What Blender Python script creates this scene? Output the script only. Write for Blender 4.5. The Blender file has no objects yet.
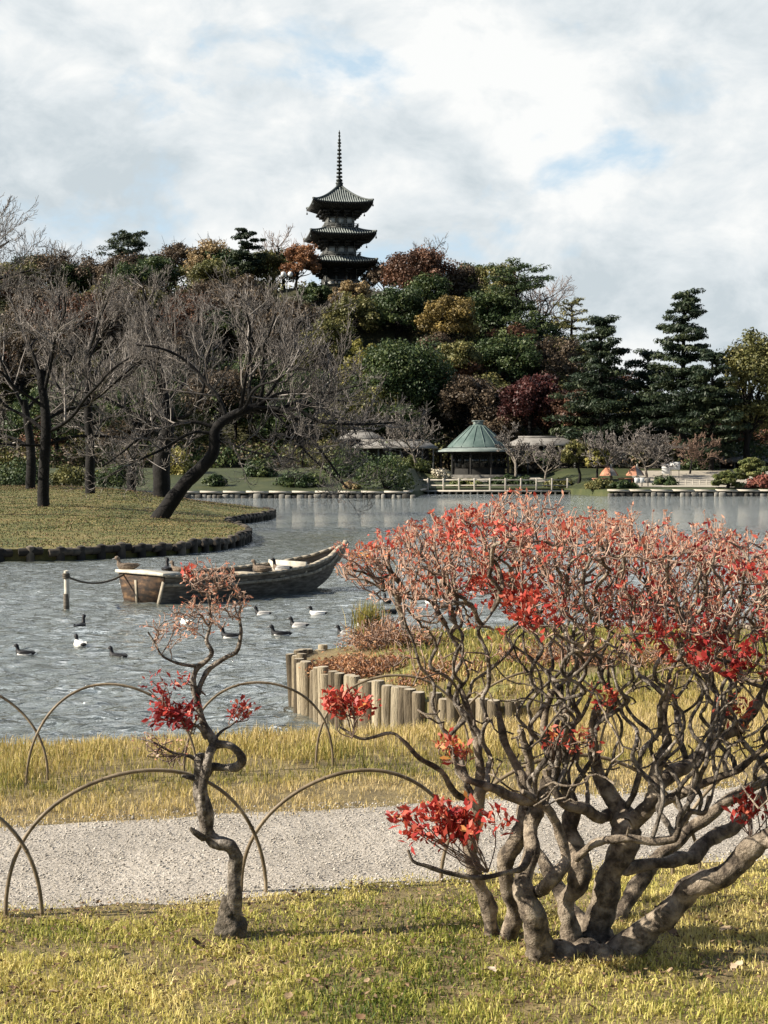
import bpy, math, random
import numpy as np
from mathutils import Vector, noise as mnoise, kdtree
from mathutils.geometry import delaunay_2d_cdt

R = math.radians
sc = bpy.context.scene
col = sc.collection
F = 1480.0
HZ = 466.0
CAMZ = 1.7
PITCH = math.atan((512 - HZ) / F)
WATER = -1.1

def ray(px, py):
    u = (px - 384) / F; v = (512 - py) / F
    c, s = math.cos(PITCH), math.sin(PITCH)
    # camera looks along +y, pitched down
    return np.array([u, c + v * s, -s + v * c])

def at(px, py, Y):
    d = ray(px, py)
    return np.array([0, 0, CAMZ]) + d * (Y / d[1])

def onz(px, py, z):
    d = ray(px, py)
    return np.array([0, 0, CAMZ]) + d * ((z - CAMZ) / d[2])

def sstep(a, b, x):
    t = np.clip((np.asarray(x, float) - a) / (b - a), 0, 1)
    return t * t * (3 - 2 * t)

# ---------------------------------------------------------------- numpy value noise
_perm = np.random.RandomState(5).rand(256, 256)
def vnoise(x, y):
    x = np.asarray(x, float); y = np.asarray(y, float)
    xi = np.floor(x).astype(int); yi = np.floor(y).astype(int)
    fx = x - xi; fy = y - yi
    fx = fx * fx * (3 - 2 * fx); fy = fy * fy * (3 - 2 * fy)
    g = lambda a, b: _perm[a & 255, b & 255]
    return (g(xi, yi) * (1 - fx) + g(xi + 1, yi) * fx) * (1 - fy) + (g(xi, yi + 1) * (1 - fx) + g(xi + 1, yi + 1) * fx) * fy
def fbm(x, y, o=4):
    s = 0; a = .5
    for k in range(o):
        s = s + a * vnoise(x * 2 ** k + 17.3 * k, y * 2 ** k + 9.1 * k); a *= .5
    return s / (1 - .5 ** o)

# ---------------------------------------------------------------- mesh builder
class MB:
    def __init__(s):
        s.v = []; s.n = 0; s.q = []; s.t = []; s.qr = []; s.tr = []; s.qm = []; s.tm = []; s.poly = []
    def add(s, V, Q=None, T=None, rnd=None, mi=0):
        V = np.asarray(V, float).reshape(-1, 3)
        for A, L, LR, LM in ((Q, s.q, s.qr, s.qm), (T, s.t, s.tr, s.tm)):
            if A is None or len(A) == 0: continue
            A = np.asarray(A, int)
            L.append(A + s.n)
            LR.append(np.broadcast_to(np.asarray(.5 if rnd is None else rnd, float), (len(A),)))
            LM.append(np.broadcast_to(np.asarray(mi, int), (len(A),)))
        s.v.append(V); s.n += len(V)
        return s
    def build(s, name, mats, parent=None, smooth=False, loc=None):
        me = bpy.data.meshes.new(name)
        V = np.concatenate(s.v) if s.v else np.zeros((0, 3))
        if parent is not None and parent.get('_origin') is not None:
            V = V - np.array(parent['_origin'])
        if loc is not None: V = V - np.asarray(loc)
        Q = np.concatenate(s.q) if s.q else np.zeros((0, 4), int)
        T = np.concatenate(s.t) if s.t else np.zeros((0, 3), int)
        me.vertices.add(len(V)); me.vertices.foreach_set('co', V.ravel())
        li = np.concatenate([Q.ravel(), T.ravel()]).astype(np.int32)
        me.loops.add(len(li)); me.loops.foreach_set('vertex_index', li)
        nf = len(Q) + len(T)
        me.polygons.add(nf)
        st = np.concatenate([np.arange(len(Q)) * 4, len(Q) * 4 + np.arange(len(T)) * 3]).astype(np.int32)
        me.polygons.foreach_set('loop_start', st)
        mi = np.concatenate(s.qm + s.tm) if nf else np.zeros(0)
        me.polygons.foreach_set('material_index', mi.astype(np.int32))
        if smooth: me.polygons.foreach_set('use_smooth', np.ones(nf, bool))
        rd = np.concatenate(s.qr + s.tr) if nf else np.zeros(0)
        a = me.attributes.new('rnd', 'FLOAT', 'FACE'); a.data.foreach_set('value', rd.astype(np.float32))
        for m in (mats if isinstance(mats, (list, tuple)) else [mats]): me.materials.append(m)
        me.update(); me.validate()
        o = bpy.data.objects.new(name, me); col.objects.link(o)
        if parent is not None: o.parent = parent
        if loc is not None: o.location = loc
        return o
    # ---- primitives
    def box(s, c, size, rz=0, rnd=.5, mi=0, bevel=0, taper=1.0, ax=None):
        x, y, z = [k / 2 for k in size]
        if bevel:
            b = bevel
            ring = lambda zz, ins: [(-x + b + ins * 0, -y + ins, zz), (x - b, -y + ins, zz), (x - ins, -y + b, zz), (x - ins, y - b, zz), (x - b, y - ins, zz), (-x + b, y - ins, zz), (-x + ins, y - b, zz), (-x + ins, -y + b, zz)]
            V = np.array(ring(-z, b) + ring(-z + b, 0) + ring(z - b, 0) + ring(z, b), float)
            Q = []
            for k in range(3):
                for i in range(8):
                    j = (i + 1) % 8
                    Q.append((k * 8 + i, k * 8 + j, k * 8 + 8 + j, k * 8 + 8 + i))
            Q += [(24, 25, 26, 27), (24, 27, 28, 31), (28, 29, 30, 31)]
            Q += [(3, 2, 1, 0), (7, 4, 3, 0), (7, 6, 5, 4)]
        else:
            V = np.array([(-x, -y, -z), (x, -y, -z), (x, y, -z), (-x, y, -z), (-x * taper, -y * taper, z), (x * taper, -y * taper, z), (x * taper, y * taper, z), (-x * taper, y * taper, z)])
            Q = [(3, 2, 1, 0), (4, 5, 6, 7), (0, 1, 5, 4), (1, 2, 6, 5), (2, 3, 7, 6), (3, 0, 4, 7)]
        if ax is not None: V = V @ np.asarray(ax)
        if rz:
            c0, s0 = math.cos(rz), math.sin(rz)
            V = np.stack([V[:, 0] * c0 - V[:, 1] * s0, V[:, 0] * s0 + V[:, 1] * c0, V[:, 2]], 1)
        return s.add(V + np.asarray(c), Q, rnd=rnd, mi=mi)
    def bar(s, a, b, w, h, rnd=.5, mi=0):
        a = np.asarray(a, float); b = np.asarray(b, float); d = b - a; L = np.linalg.norm(d); d = d / L
        up = np.array([0, 0, 1.]) if abs(d[2]) < .95 else np.array([0, 1., 0])
        sd = np.cross(d, up); sd /= np.linalg.norm(sd); u = np.cross(sd, d)
        return s.box((a + b) / 2, (L, w, h), ax=np.array([d, sd, u]), rnd=rnd, mi=mi)
    def tube(s, P, r, sides=8, rnd=.5, mi=0, cap=True, bump=0, bfreq=8, squash=None):
        P = np.asarray(P, float); n = len(P); r = np.broadcast_to(np.asarray(r, float), (n,))
        T = np.gradient(P, axis=0); T /= (np.linalg.norm(T, axis=1)[:, None] + 1e-9)
        u = np.cross(T[0], [0, 0, 1.]) if abs(T[0][2]) < .9 else np.cross(T[0], [0, 1., 0]); u /= np.linalg.norm(u)
        ang = np.arange(sides) / sides * 2 * math.pi
        V = np.zeros((n, sides, 3))
        for i in range(n):
            u = u - T[i] * np.dot(u, T[i]); u /= (np.linalg.norm(u) + 1e-9); w = np.cross(T[i], u)
            V[i] = P[i] + r[i] * (np.cos(ang)[:, None] * u + np.sin(ang)[:, None] * w)
        if bump:
            for i in range(n):
                for j in range(sides):
                    q = V[i, j]
                    k = mnoise.noise(Vector(q * bfreq)) + .5 * mnoise.noise(Vector(q * bfreq * 2.7 + 11))
                    V[i, j] = P[i] + (q - P[i]) * (1 + bump * k)
        V = V.reshape(-1, 3)
        i = np.arange(n - 1)[:, None] * sides; j = np.arange(sides)[None]; j2 = (j + 1) % sides
        Q = np.stack([i + j, i + j2, i + sides + j2, i + sides + j], -1).reshape(-1, 4)
        s.add(V, Q, rnd=rnd, mi=mi)
        if cap:
            for e, ring in ((0, range(sides)), (n - 1, range((n - 1) * sides, n * sides))):
                rv = V[list(ring)]
                cpt = P[e] + T[e] * (r[e] * .35 if e else -r[e] * .1)
                VV = np.vstack([rv, cpt])
                TT = [(k, (k + 1) % sides, sides) if e else ((k + 1) % sides, k, sides) for k in range(sides)]
                s.add(VV, None, TT, rnd=rnd, mi=mi)
        return s
    def segs(s, A, B, ra, rb, sides=3, rnd=.5, mi=0):
        A = np.asarray(A, float); B = np.asarray(B, float); n = len(A)
        if n == 0: return s
        ra = np.broadcast_to(np.asarray(ra, float), (n,)); rb = np.broadcast_to(np.asarray(rb, float), (n,))
        d = B - A; L = np.linalg.norm(d, axis=1)[:, None] + 1e-9; d = d / L
        ref = np.where(np.abs(d[:, 2:3]) < .9, np.array([[0, 0, 1.]]), np.array([[0, 1., 0]]))
        u = np.cross(d, ref); u /= np.linalg.norm(u, axis=1)[:, None]; w = np.cross(d, u)
        a = np.arange(sides) / sides * 2 * math.pi
        ring = np.cos(a)[None, :, None] * u[:, None] + np.sin(a)[None, :, None] * w[:, None]
        V = np.concatenate([A[:, None] + ring * ra[:, None, None], B[:, None] + ring * rb[:, None, None]], 1)
        j = np.arange(sides); j2 = (j + 1) % sides
        q = np.stack([j, j2, sides + j2, sides + j], -1)
        Q = (np.arange(n)[:, None, None] * 2 * sides + q[None]).reshape(-1, 4)
        rr = np.repeat(np.broadcast_to(np.asarray(rnd, float), (n,)), sides)
        return s.add(V.reshape(-1, 3), Q, rnd=rr, mi=mi)
    def leaves(s, C, N, D, ln, wd, rnd=.5, mi=0, fold=0.0):
        """diamond leaves: centre C, normal N, length direction D"""
        C = np.asarray(C, float); n = len(C)
        if n == 0: return s
        D = D - N * (D * N).sum(1)[:, None]; D /= (np.linalg.norm(D, axis=1)[:, None] + 1e-9)
        S = np.cross(N, D)
        ln = np.broadcast_to(np.asarray(ln, float), (n,))[:, None]; wd = np.broadcast_to(np.asarray(wd, float), (n,))[:, None]
        V = np.stack([C - D * ln * .5, C + S * wd * .5 + D * ln * .08 + N * wd * fold, C + D * ln * .5, C - S * wd * .5 + D * ln * .08 + N * wd * fold], 1)
        Q = np.arange(n * 4).reshape(-1, 4)
        return s.add(V.reshape(-1, 3), Q, rnd=rnd, mi=mi)
    def blades(s, B, h, w, rs, lean=.5, rnd=.5, bend=True, mi=0):
        n = len(B)
        h = np.broadcast_to(np.asarray(h, float), (n,))[:, None]
        a = rs.rand(n) * 2 * math.pi
        sd = np.stack([np.cos(a), np.sin(a), np.zeros(n)], 1)
        b = rs.rand(n) * 2 * math.pi; lm = (rs.rand(n) * lean)[:, None]
        ld = np.stack([np.cos(b), np.sin(b), np.zeros(n)], 1) * lm
        up = np.array([[0, 0, 1.]])
        w2 = np.broadcast_to(np.asarray(w, float), (n,))[:, None] * .5
        M1 = B + up * h * .6 + ld * h * .35
        TP = B + up * h * (1 - .35 * lm) + ld * h
        V = np.stack([B - sd * w2, B + sd * w2, M1 + sd * w2 * .8, M1 - sd * w2 * .8, TP], 1)
        base = np.arange(n)[:, None] * 5
        Q = base + np.array([[0, 1, 2, 3]]); T = base + np.array([[3, 2, 4]])
        return s.add(V.reshape(-1, 3), Q, T, rnd=rnd, mi=mi)
    def lathe(s, prof, c, sides=24, rnd=.5, mi=0, rot=0):
        c = np.asarray(c, float); a = np.arange(sides) / sides * 2 * math.pi + rot
        V = np.concatenate([np.stack([np.cos(a) * r, np.sin(a) * r, np.full(sides, z)], 1) for r, z in prof]) + c
        n = len(prof)
        i = np.arange(n - 1)[:, None] * sides; j = np.arange(sides)[None]; j2 = (j + 1) % sides
        Q = np.stack([i + j, i + j2, i + sides + j2, i + sides + j], -1).reshape(-1, 4)
        return s.add(V, Q, rnd=rnd, mi=mi)

def spline(P, n=6):
    P = np.asarray(P, float)
    if len(P) < 3: 
        t = np.linspace(0, 1, n + 1)[:, None]; return P[0] * (1 - t) + P[-1] * t
    E = np.vstack([2 * P[0] - P[1], P, 2 * P[-1] - P[-2]])
    out = []
    for i in range(1, len(E) - 2):
        a, b, c, d = E[i - 1:i + 3]
        for k in range(n):
            t = k / n
            out.append(.5 * ((2 * b) + (c - a) * t + (2 * a - 5 * b + 4 * c - d) * t * t + (3 * b - a - 3 * c + d) * t ** 3))
    out.append(P[-1])
    return np.array(out)

# ---------------------------------------------------------------- objects
def tag(o, label, cat, group=None, kind=None):
    if label: o['label'] = label
    if cat: o['category'] = cat
    if group: o['group'] = group
    if kind: o['kind'] = kind
    return o
def struct(o): o['kind'] = 'structure'; return o
def thing(name, loc, label, cat, group=None, rz=0):
    o = bpy.data.objects.new(name, None); col.objects.link(o)
    o.empty_display_size = .1
    o.location = [float(k) for k in loc]; o.rotation_euler.z = rz
    tag(o, label, cat, group)
    return o
def wthing(name, loc, label, cat, group=None):
    """thing whose parts are given in world coordinates"""
    o = thing(name, loc, label, cat, group); o['_origin'] = [float(k) for k in loc]; return o
def copy_tree(o, parent=None):
    c = o.copy(); col.objects.link(c); c.parent = parent
    for ch in list(o.children): copy_tree(ch, c)
    return c

# ---------------------------------------------------------------- materials
def mat(name, cols, src=None, scale=1.0, detail=4, rough=.85, bump=None, transl=0, spec=.3, metal=0, stretch=None, dist=0, mixrnd=0, big=None):
    m = bpy.data.materials.new(name); m.use_nodes = True
    nt = m.node_tree; N = nt.nodes; L = nt.links
    p = N['Principled BSDF']; out = N['Material Output']
    p.inputs['Roughness'].default_value = rough
    p.inputs['Specular IOR Level'].default_value = spec
    p.inputs['Metallic'].default_value = metal
    tc = N.new('ShaderNodeTexCoord'); vec = tc.outputs['Object']
    if stretch:
        mp = N.new('ShaderNodeMapping'); mp.inputs['Scale'].default_value = stretch
        L.new(vec, mp.inputs['Vector']); vec = mp.outputs['Vector']
    def noise(sc_, det, dst=0):
        n = N.new('ShaderNodeTexNoise'); n.inputs['Scale'].default_value = sc_; n.inputs['Detail'].default_value = det
        n.inputs['Distortion'].default_value = dst; n.inputs['Roughness'].default_value = .62
        L.new(vec, n.inputs['Vector']); return n
    if src is None and not isinstance(cols[0], (tuple, list)):
        p.inputs['Base Color'].default_value = (*cols, 1); csock = None
    else:
        rp = N.new('ShaderNodeValToRGB'); e = rp.color_ramp.elements
        if not isinstance(cols[0][1], (tuple, list)):
            cols = [(i / max(1, len(cols) - 1), c) for i, c in enumerate(cols)]
        while len(e) < len(cols): e.new(.5)
        for el, (ps, c) in zip(e, cols): el.position = ps; el.color = (*c, 1)
        if src == 'rnd':
            at_ = N.new('ShaderNodeAttribute'); at_.attribute_name = 'rnd'; L.new(at_.outputs['Fac'], rp.inputs['Fac'])
        else:
            nn = noise(scale, detail, dist); fac = nn.outputs['Fac']
            if mixrnd:
                at_ = N.new('ShaderNodeAttribute'); at_.attribute_name = 'rnd'
                mx = N.new('ShaderNodeMix'); mx.inputs[0].default_value = mixrnd
                L.new(fac, mx.inputs[2]); L.new(at_.outputs['Fac'], mx.inputs[3]); fac = mx.outputs[0]
            L.new(fac, rp.inputs['Fac'])
        csock = rp.outputs['Color']
        if big:      # broad patches of damp, dust and wear
            b2 = noise(big[0], 4, .3); mr = N.new('ShaderNodeMapRange'); mr.inputs[1].default_value = .32; mr.inputs[2].default_value = .68; mr.inputs[3].default_value = big[1]; mr.inputs[4].default_value = big[2]
            L.new(b2.outputs['Fac'], mr.inputs[0]); mm = N.new('ShaderNodeVectorMath'); mm.operation = 'SCALE'; L.new(csock, mm.inputs[0]); L.new(mr.outputs[0], mm.inputs['Scale']); csock = mm.outputs[0]
        L.new(csock, p.inputs['Base Color'])
    if bump:
        bs, st, bd = bump
        bn = noise(bs, 6); b = N.new('ShaderNodeBump'); b.inputs['Strength'].default_value = st; b.inputs['Distance'].default_value = bd
        L.new(bn.outputs['Fac'], b.inputs['Height']); L.new(b.outputs['Normal'], p.inputs['Normal'])
    if transl:
        t = N.new('ShaderNodeBsdfTranslucent'); mx = N.new('ShaderNodeMixShader'); mx.inputs[0].default_value = transl
        if csock: L.new(csock, t.inputs['Color'])
        else: t.inputs['Color'].default_value = (*cols, 1)
        L.new(p.outputs[0], mx.inputs[1]); L.new(t.outputs[0], mx.inputs[2]); L.new(mx.outputs[0], out.inputs['Surface'])
    return m

M = {}
M['lawn'] = mat('lawn_soil', [(.25, (.06, .045, .025)), (.5, (.17, .13, .06)), (.75, (.33, .26, .12))], 'noise', 6, 6, bump=(40, .6, .03))
M['grass'] = mat('grass_blades', [(0, (.06, .1, .015)), (.3, (.27, .29, .05)), (.6, (.58, .51, .15)), (1, (.74, .62, .29))], 'rnd', rough=.6, transl=.3)
M['bankgrass'] = mat('bank_grass_blades', [(0, (.06, .085, .016)), (.35, (.22, .21, .045)), (.65, (.48, .38, .12)), (1, (.6, .47, .24))], 'rnd', rough=.6, transl=.3)
M['path'] = mat('gravel', [(.3, (.28, .25, .205)), (.5, (.46, .415, .355)), (.7, (.6, .55, .48))], 'noise', 55, 5, rough=.95, bump=(70, .8, .03), big=(1.6, .72, 1.12))
M['pebble'] = mat('pebbles', [(0, (.13, .115, .1)), (.5, (.36, .33, .285)), (1, (.56, .52, .46))], 'rnd', rough=.9)
M['bark'] = mat('grey_bark', [(.3, (.03, .024, .019)), (.43, (.11, .087, .066)), (.54, (.29, .235, .175)), (.69, (.52, .44, .34))], 'noise', 19, 12, rough=.92, bump=(75, 1.0, .018), dist=.25, big=(5, .62, 1.15))
M['barkd'] = mat('dark_bark', [(.3, (.032, .026, .022)), (.45, (.1, .084, .068)), (.56, (.26, .225, .185)), (.7, (.5, .45, .39))], 'noise', 26, 12, rough=.92, bump=(90, 1.0, .014), dist=.25, big=(7, .6, 1.2))
M['twig'] = mat('twigs', [(0, (.09, .07, .058)), (.5, (.28, .195, .15)), (1, (.46, .31, .235))], 'rnd', rough=.8)
M['redleaf'] = mat('red_leaves', [(0, (.16, .014, .018)), (.35, (.36, .03, .028)), (.65, (.5, .075, .045)), (.88, (.56, .19, .12)), (1, (.6, .27, .07))], 'rnd', rough=.5, transl=.35, spec=.4)
M['budleaf'] = mat('salmon_leaves', [(0, (.42, .055, .035)), (.35, (.53, .17, .1)), (.7, (.58, .32, .21)), (1, (.66, .49, .37))], 'rnd', rough=.6, transl=.3)
M['stump'] = mat('mossy_stump', [(.3, (.03, .026, .02)), (.5, (.1, .085, .065)), (.7, (.24, .2, .16))], 'noise', 30, 8, rough=.95, bump=(45, 1, .03))
M['bamboo'] = mat('split_bamboo', [(.35, (.1, .075, .045)), (.55, (.22, .17, .11)), (.75, (.4, .33, .23))], 'noise', 9, 4, rough=.55)
M['deadleaf'] = mat('fallen_leaves', [(0, (.07, .04, .022)), (.4, (.19, .115, .06)), (.75, (.36, .27, .17)), (1, (.6, .52, .42))], 'rnd', rough=.8)
M['log'] = mat('weathered_logs', [(.3, (.09, .07, .045)), (.5, (.23, .185, .12)), (.72, (.38, .32, .22))], 'noise', 5, 8, rough=.9, stretch=(3, 3, .5), bump=(16, 1.0, .03), mixrnd=.5, big=(3, .55, 1.15))
M['logtop'] = mat('log_ends', [(.3, (.24, .2, .14)), (.7, (.46, .4, .3))], 'noise', 14, 5, rough=.9)
M['headland'] = mat('headland_soil', [(.3, (.08, .06, .03)), (.5, (.2, .15, .07)), (.7, (.2, .22, .06))], 'noise', 2.5, 6, bump=(20, .7, .05))
M['dryfern'] = mat('dry_fern', [(0, (.14, .055, .025)), (.5, (.36, .17, .08)), (1, (.55, .33, .18))], 'rnd', rough=.7, transl=.2)
M['penin'] = mat('leafy_lawn', [(.3, (.04, .05, .014)), (.45, (.09, .095, .026)), (.56, (.15, .13, .045)), (.72, (.23, .17, .07))], 'noise', .6, 12, bump=(6, .8, .08))
M['pengrass'] = mat('rough_grass', [(0, (.04, .06, .012)), (.5, (.11, .115, .03)), (1, (.26, .2, .085))], 'rnd', rough=.7)
M['wetlog'] = mat('dark_logs', [(.3, (.02, .017, .014)), (.55, (.055, .046, .036)), (.75, (.15, .125, .095))], 'noise', 3, 5, rough=.8, mixrnd=.4)
M['treebark'] = mat('cherry_bark', [(.3, (.004, .0035, .0035)), (.6, (.012, .0105, .0095)), (.8, (.035, .031, .028))], 'noise', 2.5, 7, rough=.9, bump=(6, .8, .06))
M['baretwig'] = mat('bare_twigs', [(0, (.045, .038, .033)), (.5, (.12, .104, .092)), (1, (.32, .29, .265))], 'rnd', rough=.8)
M['brntwig'] = mat('brown_twigs', [(0, (.08, .05, .035)), (.5, (.17, .11, .08)), (1, (.28, .19, .14))], 'rnd', rough=.8)
M['terrain'] = mat('woodland_floor', [(.3, (.02, .022, .01)), (.5, (.045, .045, .02)), (.7, (.08, .065, .035))], 'noise', .2, 8, bump=(1.2, .8, .3))
M['farlawn'] = mat('far_lawn', [(.3, (.02, .028, .01)), (.55, (.045, .055, .018)), (.75, (.08, .08, .03))], 'noise', .4, 8)
M['paving'] = mat('pale_gravel', [(.3, (.28, .25, .2)), (.7, (.42, .385, .32))], 'noise', 1.0, 8)
def foliage(n, a, b, c, tr=.2):
    a, b, c = [tuple(k * 1.6 for k in q) for q in (a, b, c)]
    M[n] = mat(n, [(0, a), (.55, b), (1, c)], 'rnd', rough=.55, transl=tr, spec=.35)
foliage('evergreen', (.012, .024, .008), (.03, .048, .016), (.085, .1, .03))
foliage('olive', (.03, .034, .01), (.085, .085, .028), (.19, .165, .06))
foliage('russet', (.03, .016, .01), (.075, .038, .023), (.16, .08, .047))
foliage('crimson', (.016, .005, .005), (.036, .01, .009), (.075, .023, .018))
foliage('gold', (.05, .038, .014), (.13, .095, .03), (.24, .17, .05))
foliage('tan', (.1, .07, .035), (.22, .16, .08), (.36, .27, .15))
foliage('orange', (.07, .032, .016), (.16, .075, .035), (.27, .14, .065))
foliage('needles', (.007, .014, .008), (.017, .028, .014), (.05, .06, .025))
foliage('bonsai', (.03, .042, .012), (.085, .1, .03), (.19, .18, .07))
foliage('brownwood', (.03, .022, .015), (.075, .055, .036), (.15, .11, .07))
foliage('lime', (.05, .055, .014), (.15, .14, .035), (.3, .25, .08))
M['wood'] = mat('boat_planks', [(.3, (.045, .037, .029)), (.5, (.11, .094, .075)), (.7, (.22, .19, .155))], 'noise', 4, 8, rough=.85, stretch=(1, 1, 5), bump=(25, .5, .01))
M['woodl'] = mat('bleached_planks', [(.3, (.33, .29, .23)), (.5, (.5, .46, .38)), (.7, (.66, .62, .54))], 'noise', 6, 8, rough=.85, bump=(30, .4, .008))
M['woodr'] = mat('rusty_planks', [(.42, (.02, .015, .012)), (.56, (.07, .042, .025)), (.72, (.22, .13, .065))], 'noise', 3, 8, rough=.85, stretch=(1, 1, 3))
M['woodm'] = mat('grey_planks', [(.3, (.14, .12, .09)), (.5, (.27, .235, .18)), (.7, (.4, .36, .29))], 'noise', 5, 8, rough=.85, bump=(30, .4, .008))
M['rope'] = mat('rope', (.1, .085, .065), rough=.9)
M['dk'] = mat('black_plumage', (.012, .012, .014), rough=.6)
M['wh'] = mat('white_plumage', (.72, .71, .68), rough=.8)
M['br'] = mat('brown_plumage', [(.35, (.07, .05, .035)), (.6, (.22, .17, .125)), (.75, (.36, .3, .24))], 'noise', 45, 5, rough=.8)
M['gy'] = mat('grey_plumage', [(.35, (.28, .27, .26)), (.7, (.5, .49, .47))], 'noise', 60, 4, rough=.8)
M['rh'] = mat('chestnut_plumage', (.13, .045, .02), rough=.7)
M['bill'] = mat('bill', (.2, .2, .2), rough=.5)
M['roof'] = mat('roof_tiles', [(.3, (.05, .062, .06)), (.7, (.115, .13, .125))], 'noise', 1.5, 6, rough=.6)
M['roofrib'] = mat('roof_rib_tiles', [(.3, (.17, .195, .185)), (.7, (.3, .325, .31))], 'noise', 1.5, 6, rough=.6)
M['timber'] = mat('dark_timber', [(.3, (.014, .014, .013)), (.7, (.035, .033, .03))], 'noise', 2, 5, rough=.8)
M['plaster'] = mat('aged_plaster', [(.3, (.3, .31, .3)), (.7, (.5, .51, .49))], 'noise', 2, 5, rough=.9)
M['rail'] = mat('grey_timber', [(.3, (.09, .095, .09)), (.7, (.2, .2, .19))], 'noise', 2, 5, rough=.8)
M['bronze'] = mat('dark_bronze', (.03, .036, .034), rough=.5, metal=.3)
M['copper'] = mat('green_copper', [(.3, (.06, .098, .088)), (.5, (.095, .138, .125)), (.75, (.15, .2, .182))], 'noise', .8, 8, rough=.55)
M['copperd'] = mat('dull_copper', [(.3, (.13, .16, .15)), (.7, (.25, .29, .27))], 'noise', .9, 6, rough=.6)
M['grayroof'] = mat('pale_roof', [(.3, (.12, .115, .105)), (.5, (.2, .19, .175)), (.7, (.3, .29, .265))], 'noise', .9, 8, rough=.8)
M['glassd'] = mat('dark_glass', (.01, .012, .013), rough=.08, spec=.5)
M['white'] = mat('white_paint', [(.3, (.6, .6, .58)), (.7, (.78, .78, .76))], 'noise', 1.5, 5, rough=.8)
M['stone'] = mat('pale_stone', [(.36, (.05, .047, .04)), (.5, (.12, .113, .1)), (.68, (.25, .24, .21))], 'noise', 2.2, 8, rough=.9, mixrnd=.4)
M['palewood'] = mat('pale_timber', [(.3, (.34, .31, .26)), (.7, (.55, .51, .44))], 'noise', 2, 5, rough=.85)
M['orangec'] = mat('orange_cloth', [(.3, (.3, .11, .06)), (.7, (.42, .22, .14))], 'noise', 2, 4, rough=.8)
M['hedge'] = mat('russet_hedge', [(0, (.09, .025, .02)), (.5, (.22, .07, .05)), (1, (.34, .15, .1))], 'rnd', rough=.7)
M['flower'] = mat('pale_flowers', [(0, (.2, .2, .08)), (.5, (.55, .5, .38)), (1, (.75, .7, .6))], 'rnd', rough=.7)
# ================================================================ camera, light, sky
cam = bpy.data.cameras.new('camera'); co = bpy.data.objects.new('camera', cam); col.objects.link(co)
cam.sensor_fit = 'VERTICAL'; cam.sensor_height = 36; cam.lens = F / 1024 * 36
cam.clip_start = .1; cam.clip_end = 5000
co.location = (0, 0, CAMZ); co.rotation_euler = (math.pi / 2 - PITCH, 0, 0)
sc.camera = co
SUN_EL = R(34); TS = np.array([-.97, -.16]); TS = TS / np.linalg.norm(TS)
sd = bpy.data.lights.new('sun', 'SUN'); so = bpy.data.objects.new('sun', sd); col.objects.link(so)
sd.energy = 5.0; sd.angle = R(.5); sd.color = (1, .91, .77)
tosun = Vector((TS[0] * math.cos(SUN_EL), TS[1] * math.cos(SUN_EL), math.sin(SUN_EL)))
so.rotation_euler = tosun.to_track_quat('Z', 'Y').to_euler(); so.location = (-20, 5, 40)

w = bpy.data.worlds.new('World'); sc.world = w; w.use_nodes = True
nt = w.node_tree; N = nt.nodes; L = nt.links; N.clear()
out = N.new('ShaderNodeOutputWorld'); bg = N.new('ShaderNodeBackground'); bgc = N.new('ShaderNodeBackground'); mx = N.new('ShaderNodeMixShader')
sky = N.new('ShaderNodeTexSky'); sky.sky_type = 'NISHITA'; sky.sun_disc = False
sky.sun_elevation = SUN_EL; sky.sun_rotation = math.atan2(TS[0], TS[1]); sky.dust_density = 1.0; sky.ozone_density = 1.5
bg.inputs['Strength'].default_value = .05
L.new(sky.outputs[0], bg.inputs['Color'])
tc = N.new('ShaderNodeTexCoord')
def nz(scale, det, vec, rough=.55, dist=0.0):
    n = N.new('ShaderNodeTexNoise'); n.inputs['Scale'].default_value = scale; n.inputs['Detail'].default_value = det
    n.inputs['Roughness'].default_value = rough; n.inputs['Distortion'].default_value = dist; L.new(vec, n.inputs['Vector']); return n.outputs['Fac']
def ramp(src, stops):
    r = N.new('ShaderNodeValToRGB'); e = r.color_ramp.elements
    while len(e) < len(stops): e.new(.5)
    for el, (p, c) in zip(e, stops):
        el.position = p; el.color = (*c, 1) if isinstance(c, tuple) else (c, c, c, 1)
    L.new(src, r.inputs['Fac']); return r.outputs['Color']
def mth(op, a, b):
    n = N.new('ShaderNodeMath'); n.operation = op
    for k, x in enumerate((a, b)):
        if isinstance(x, (int, float)): n.inputs[k].default_value = x
        elif x is not None: L.new(x, n.inputs[k])
    return n.outputs[0]
mp = N.new('ShaderNodeMapping'); mp.inputs['Rotation'].default_value = (0, R(-18), 0); mp.inputs['Scale'].default_value = (1.0, 1.0, 1.6)
mp.inputs['Location'].default_value = (4.1, 2.2, .9)
L.new(tc.outputs['Generated'], mp.inputs['Vector'])
v = mp.outputs['Vector']
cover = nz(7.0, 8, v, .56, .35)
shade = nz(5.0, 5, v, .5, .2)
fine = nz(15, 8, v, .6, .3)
sep = N.new('ShaderNodeSeparateXYZ'); L.new(tc.outputs['Generated'], sep.inputs[0])
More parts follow.
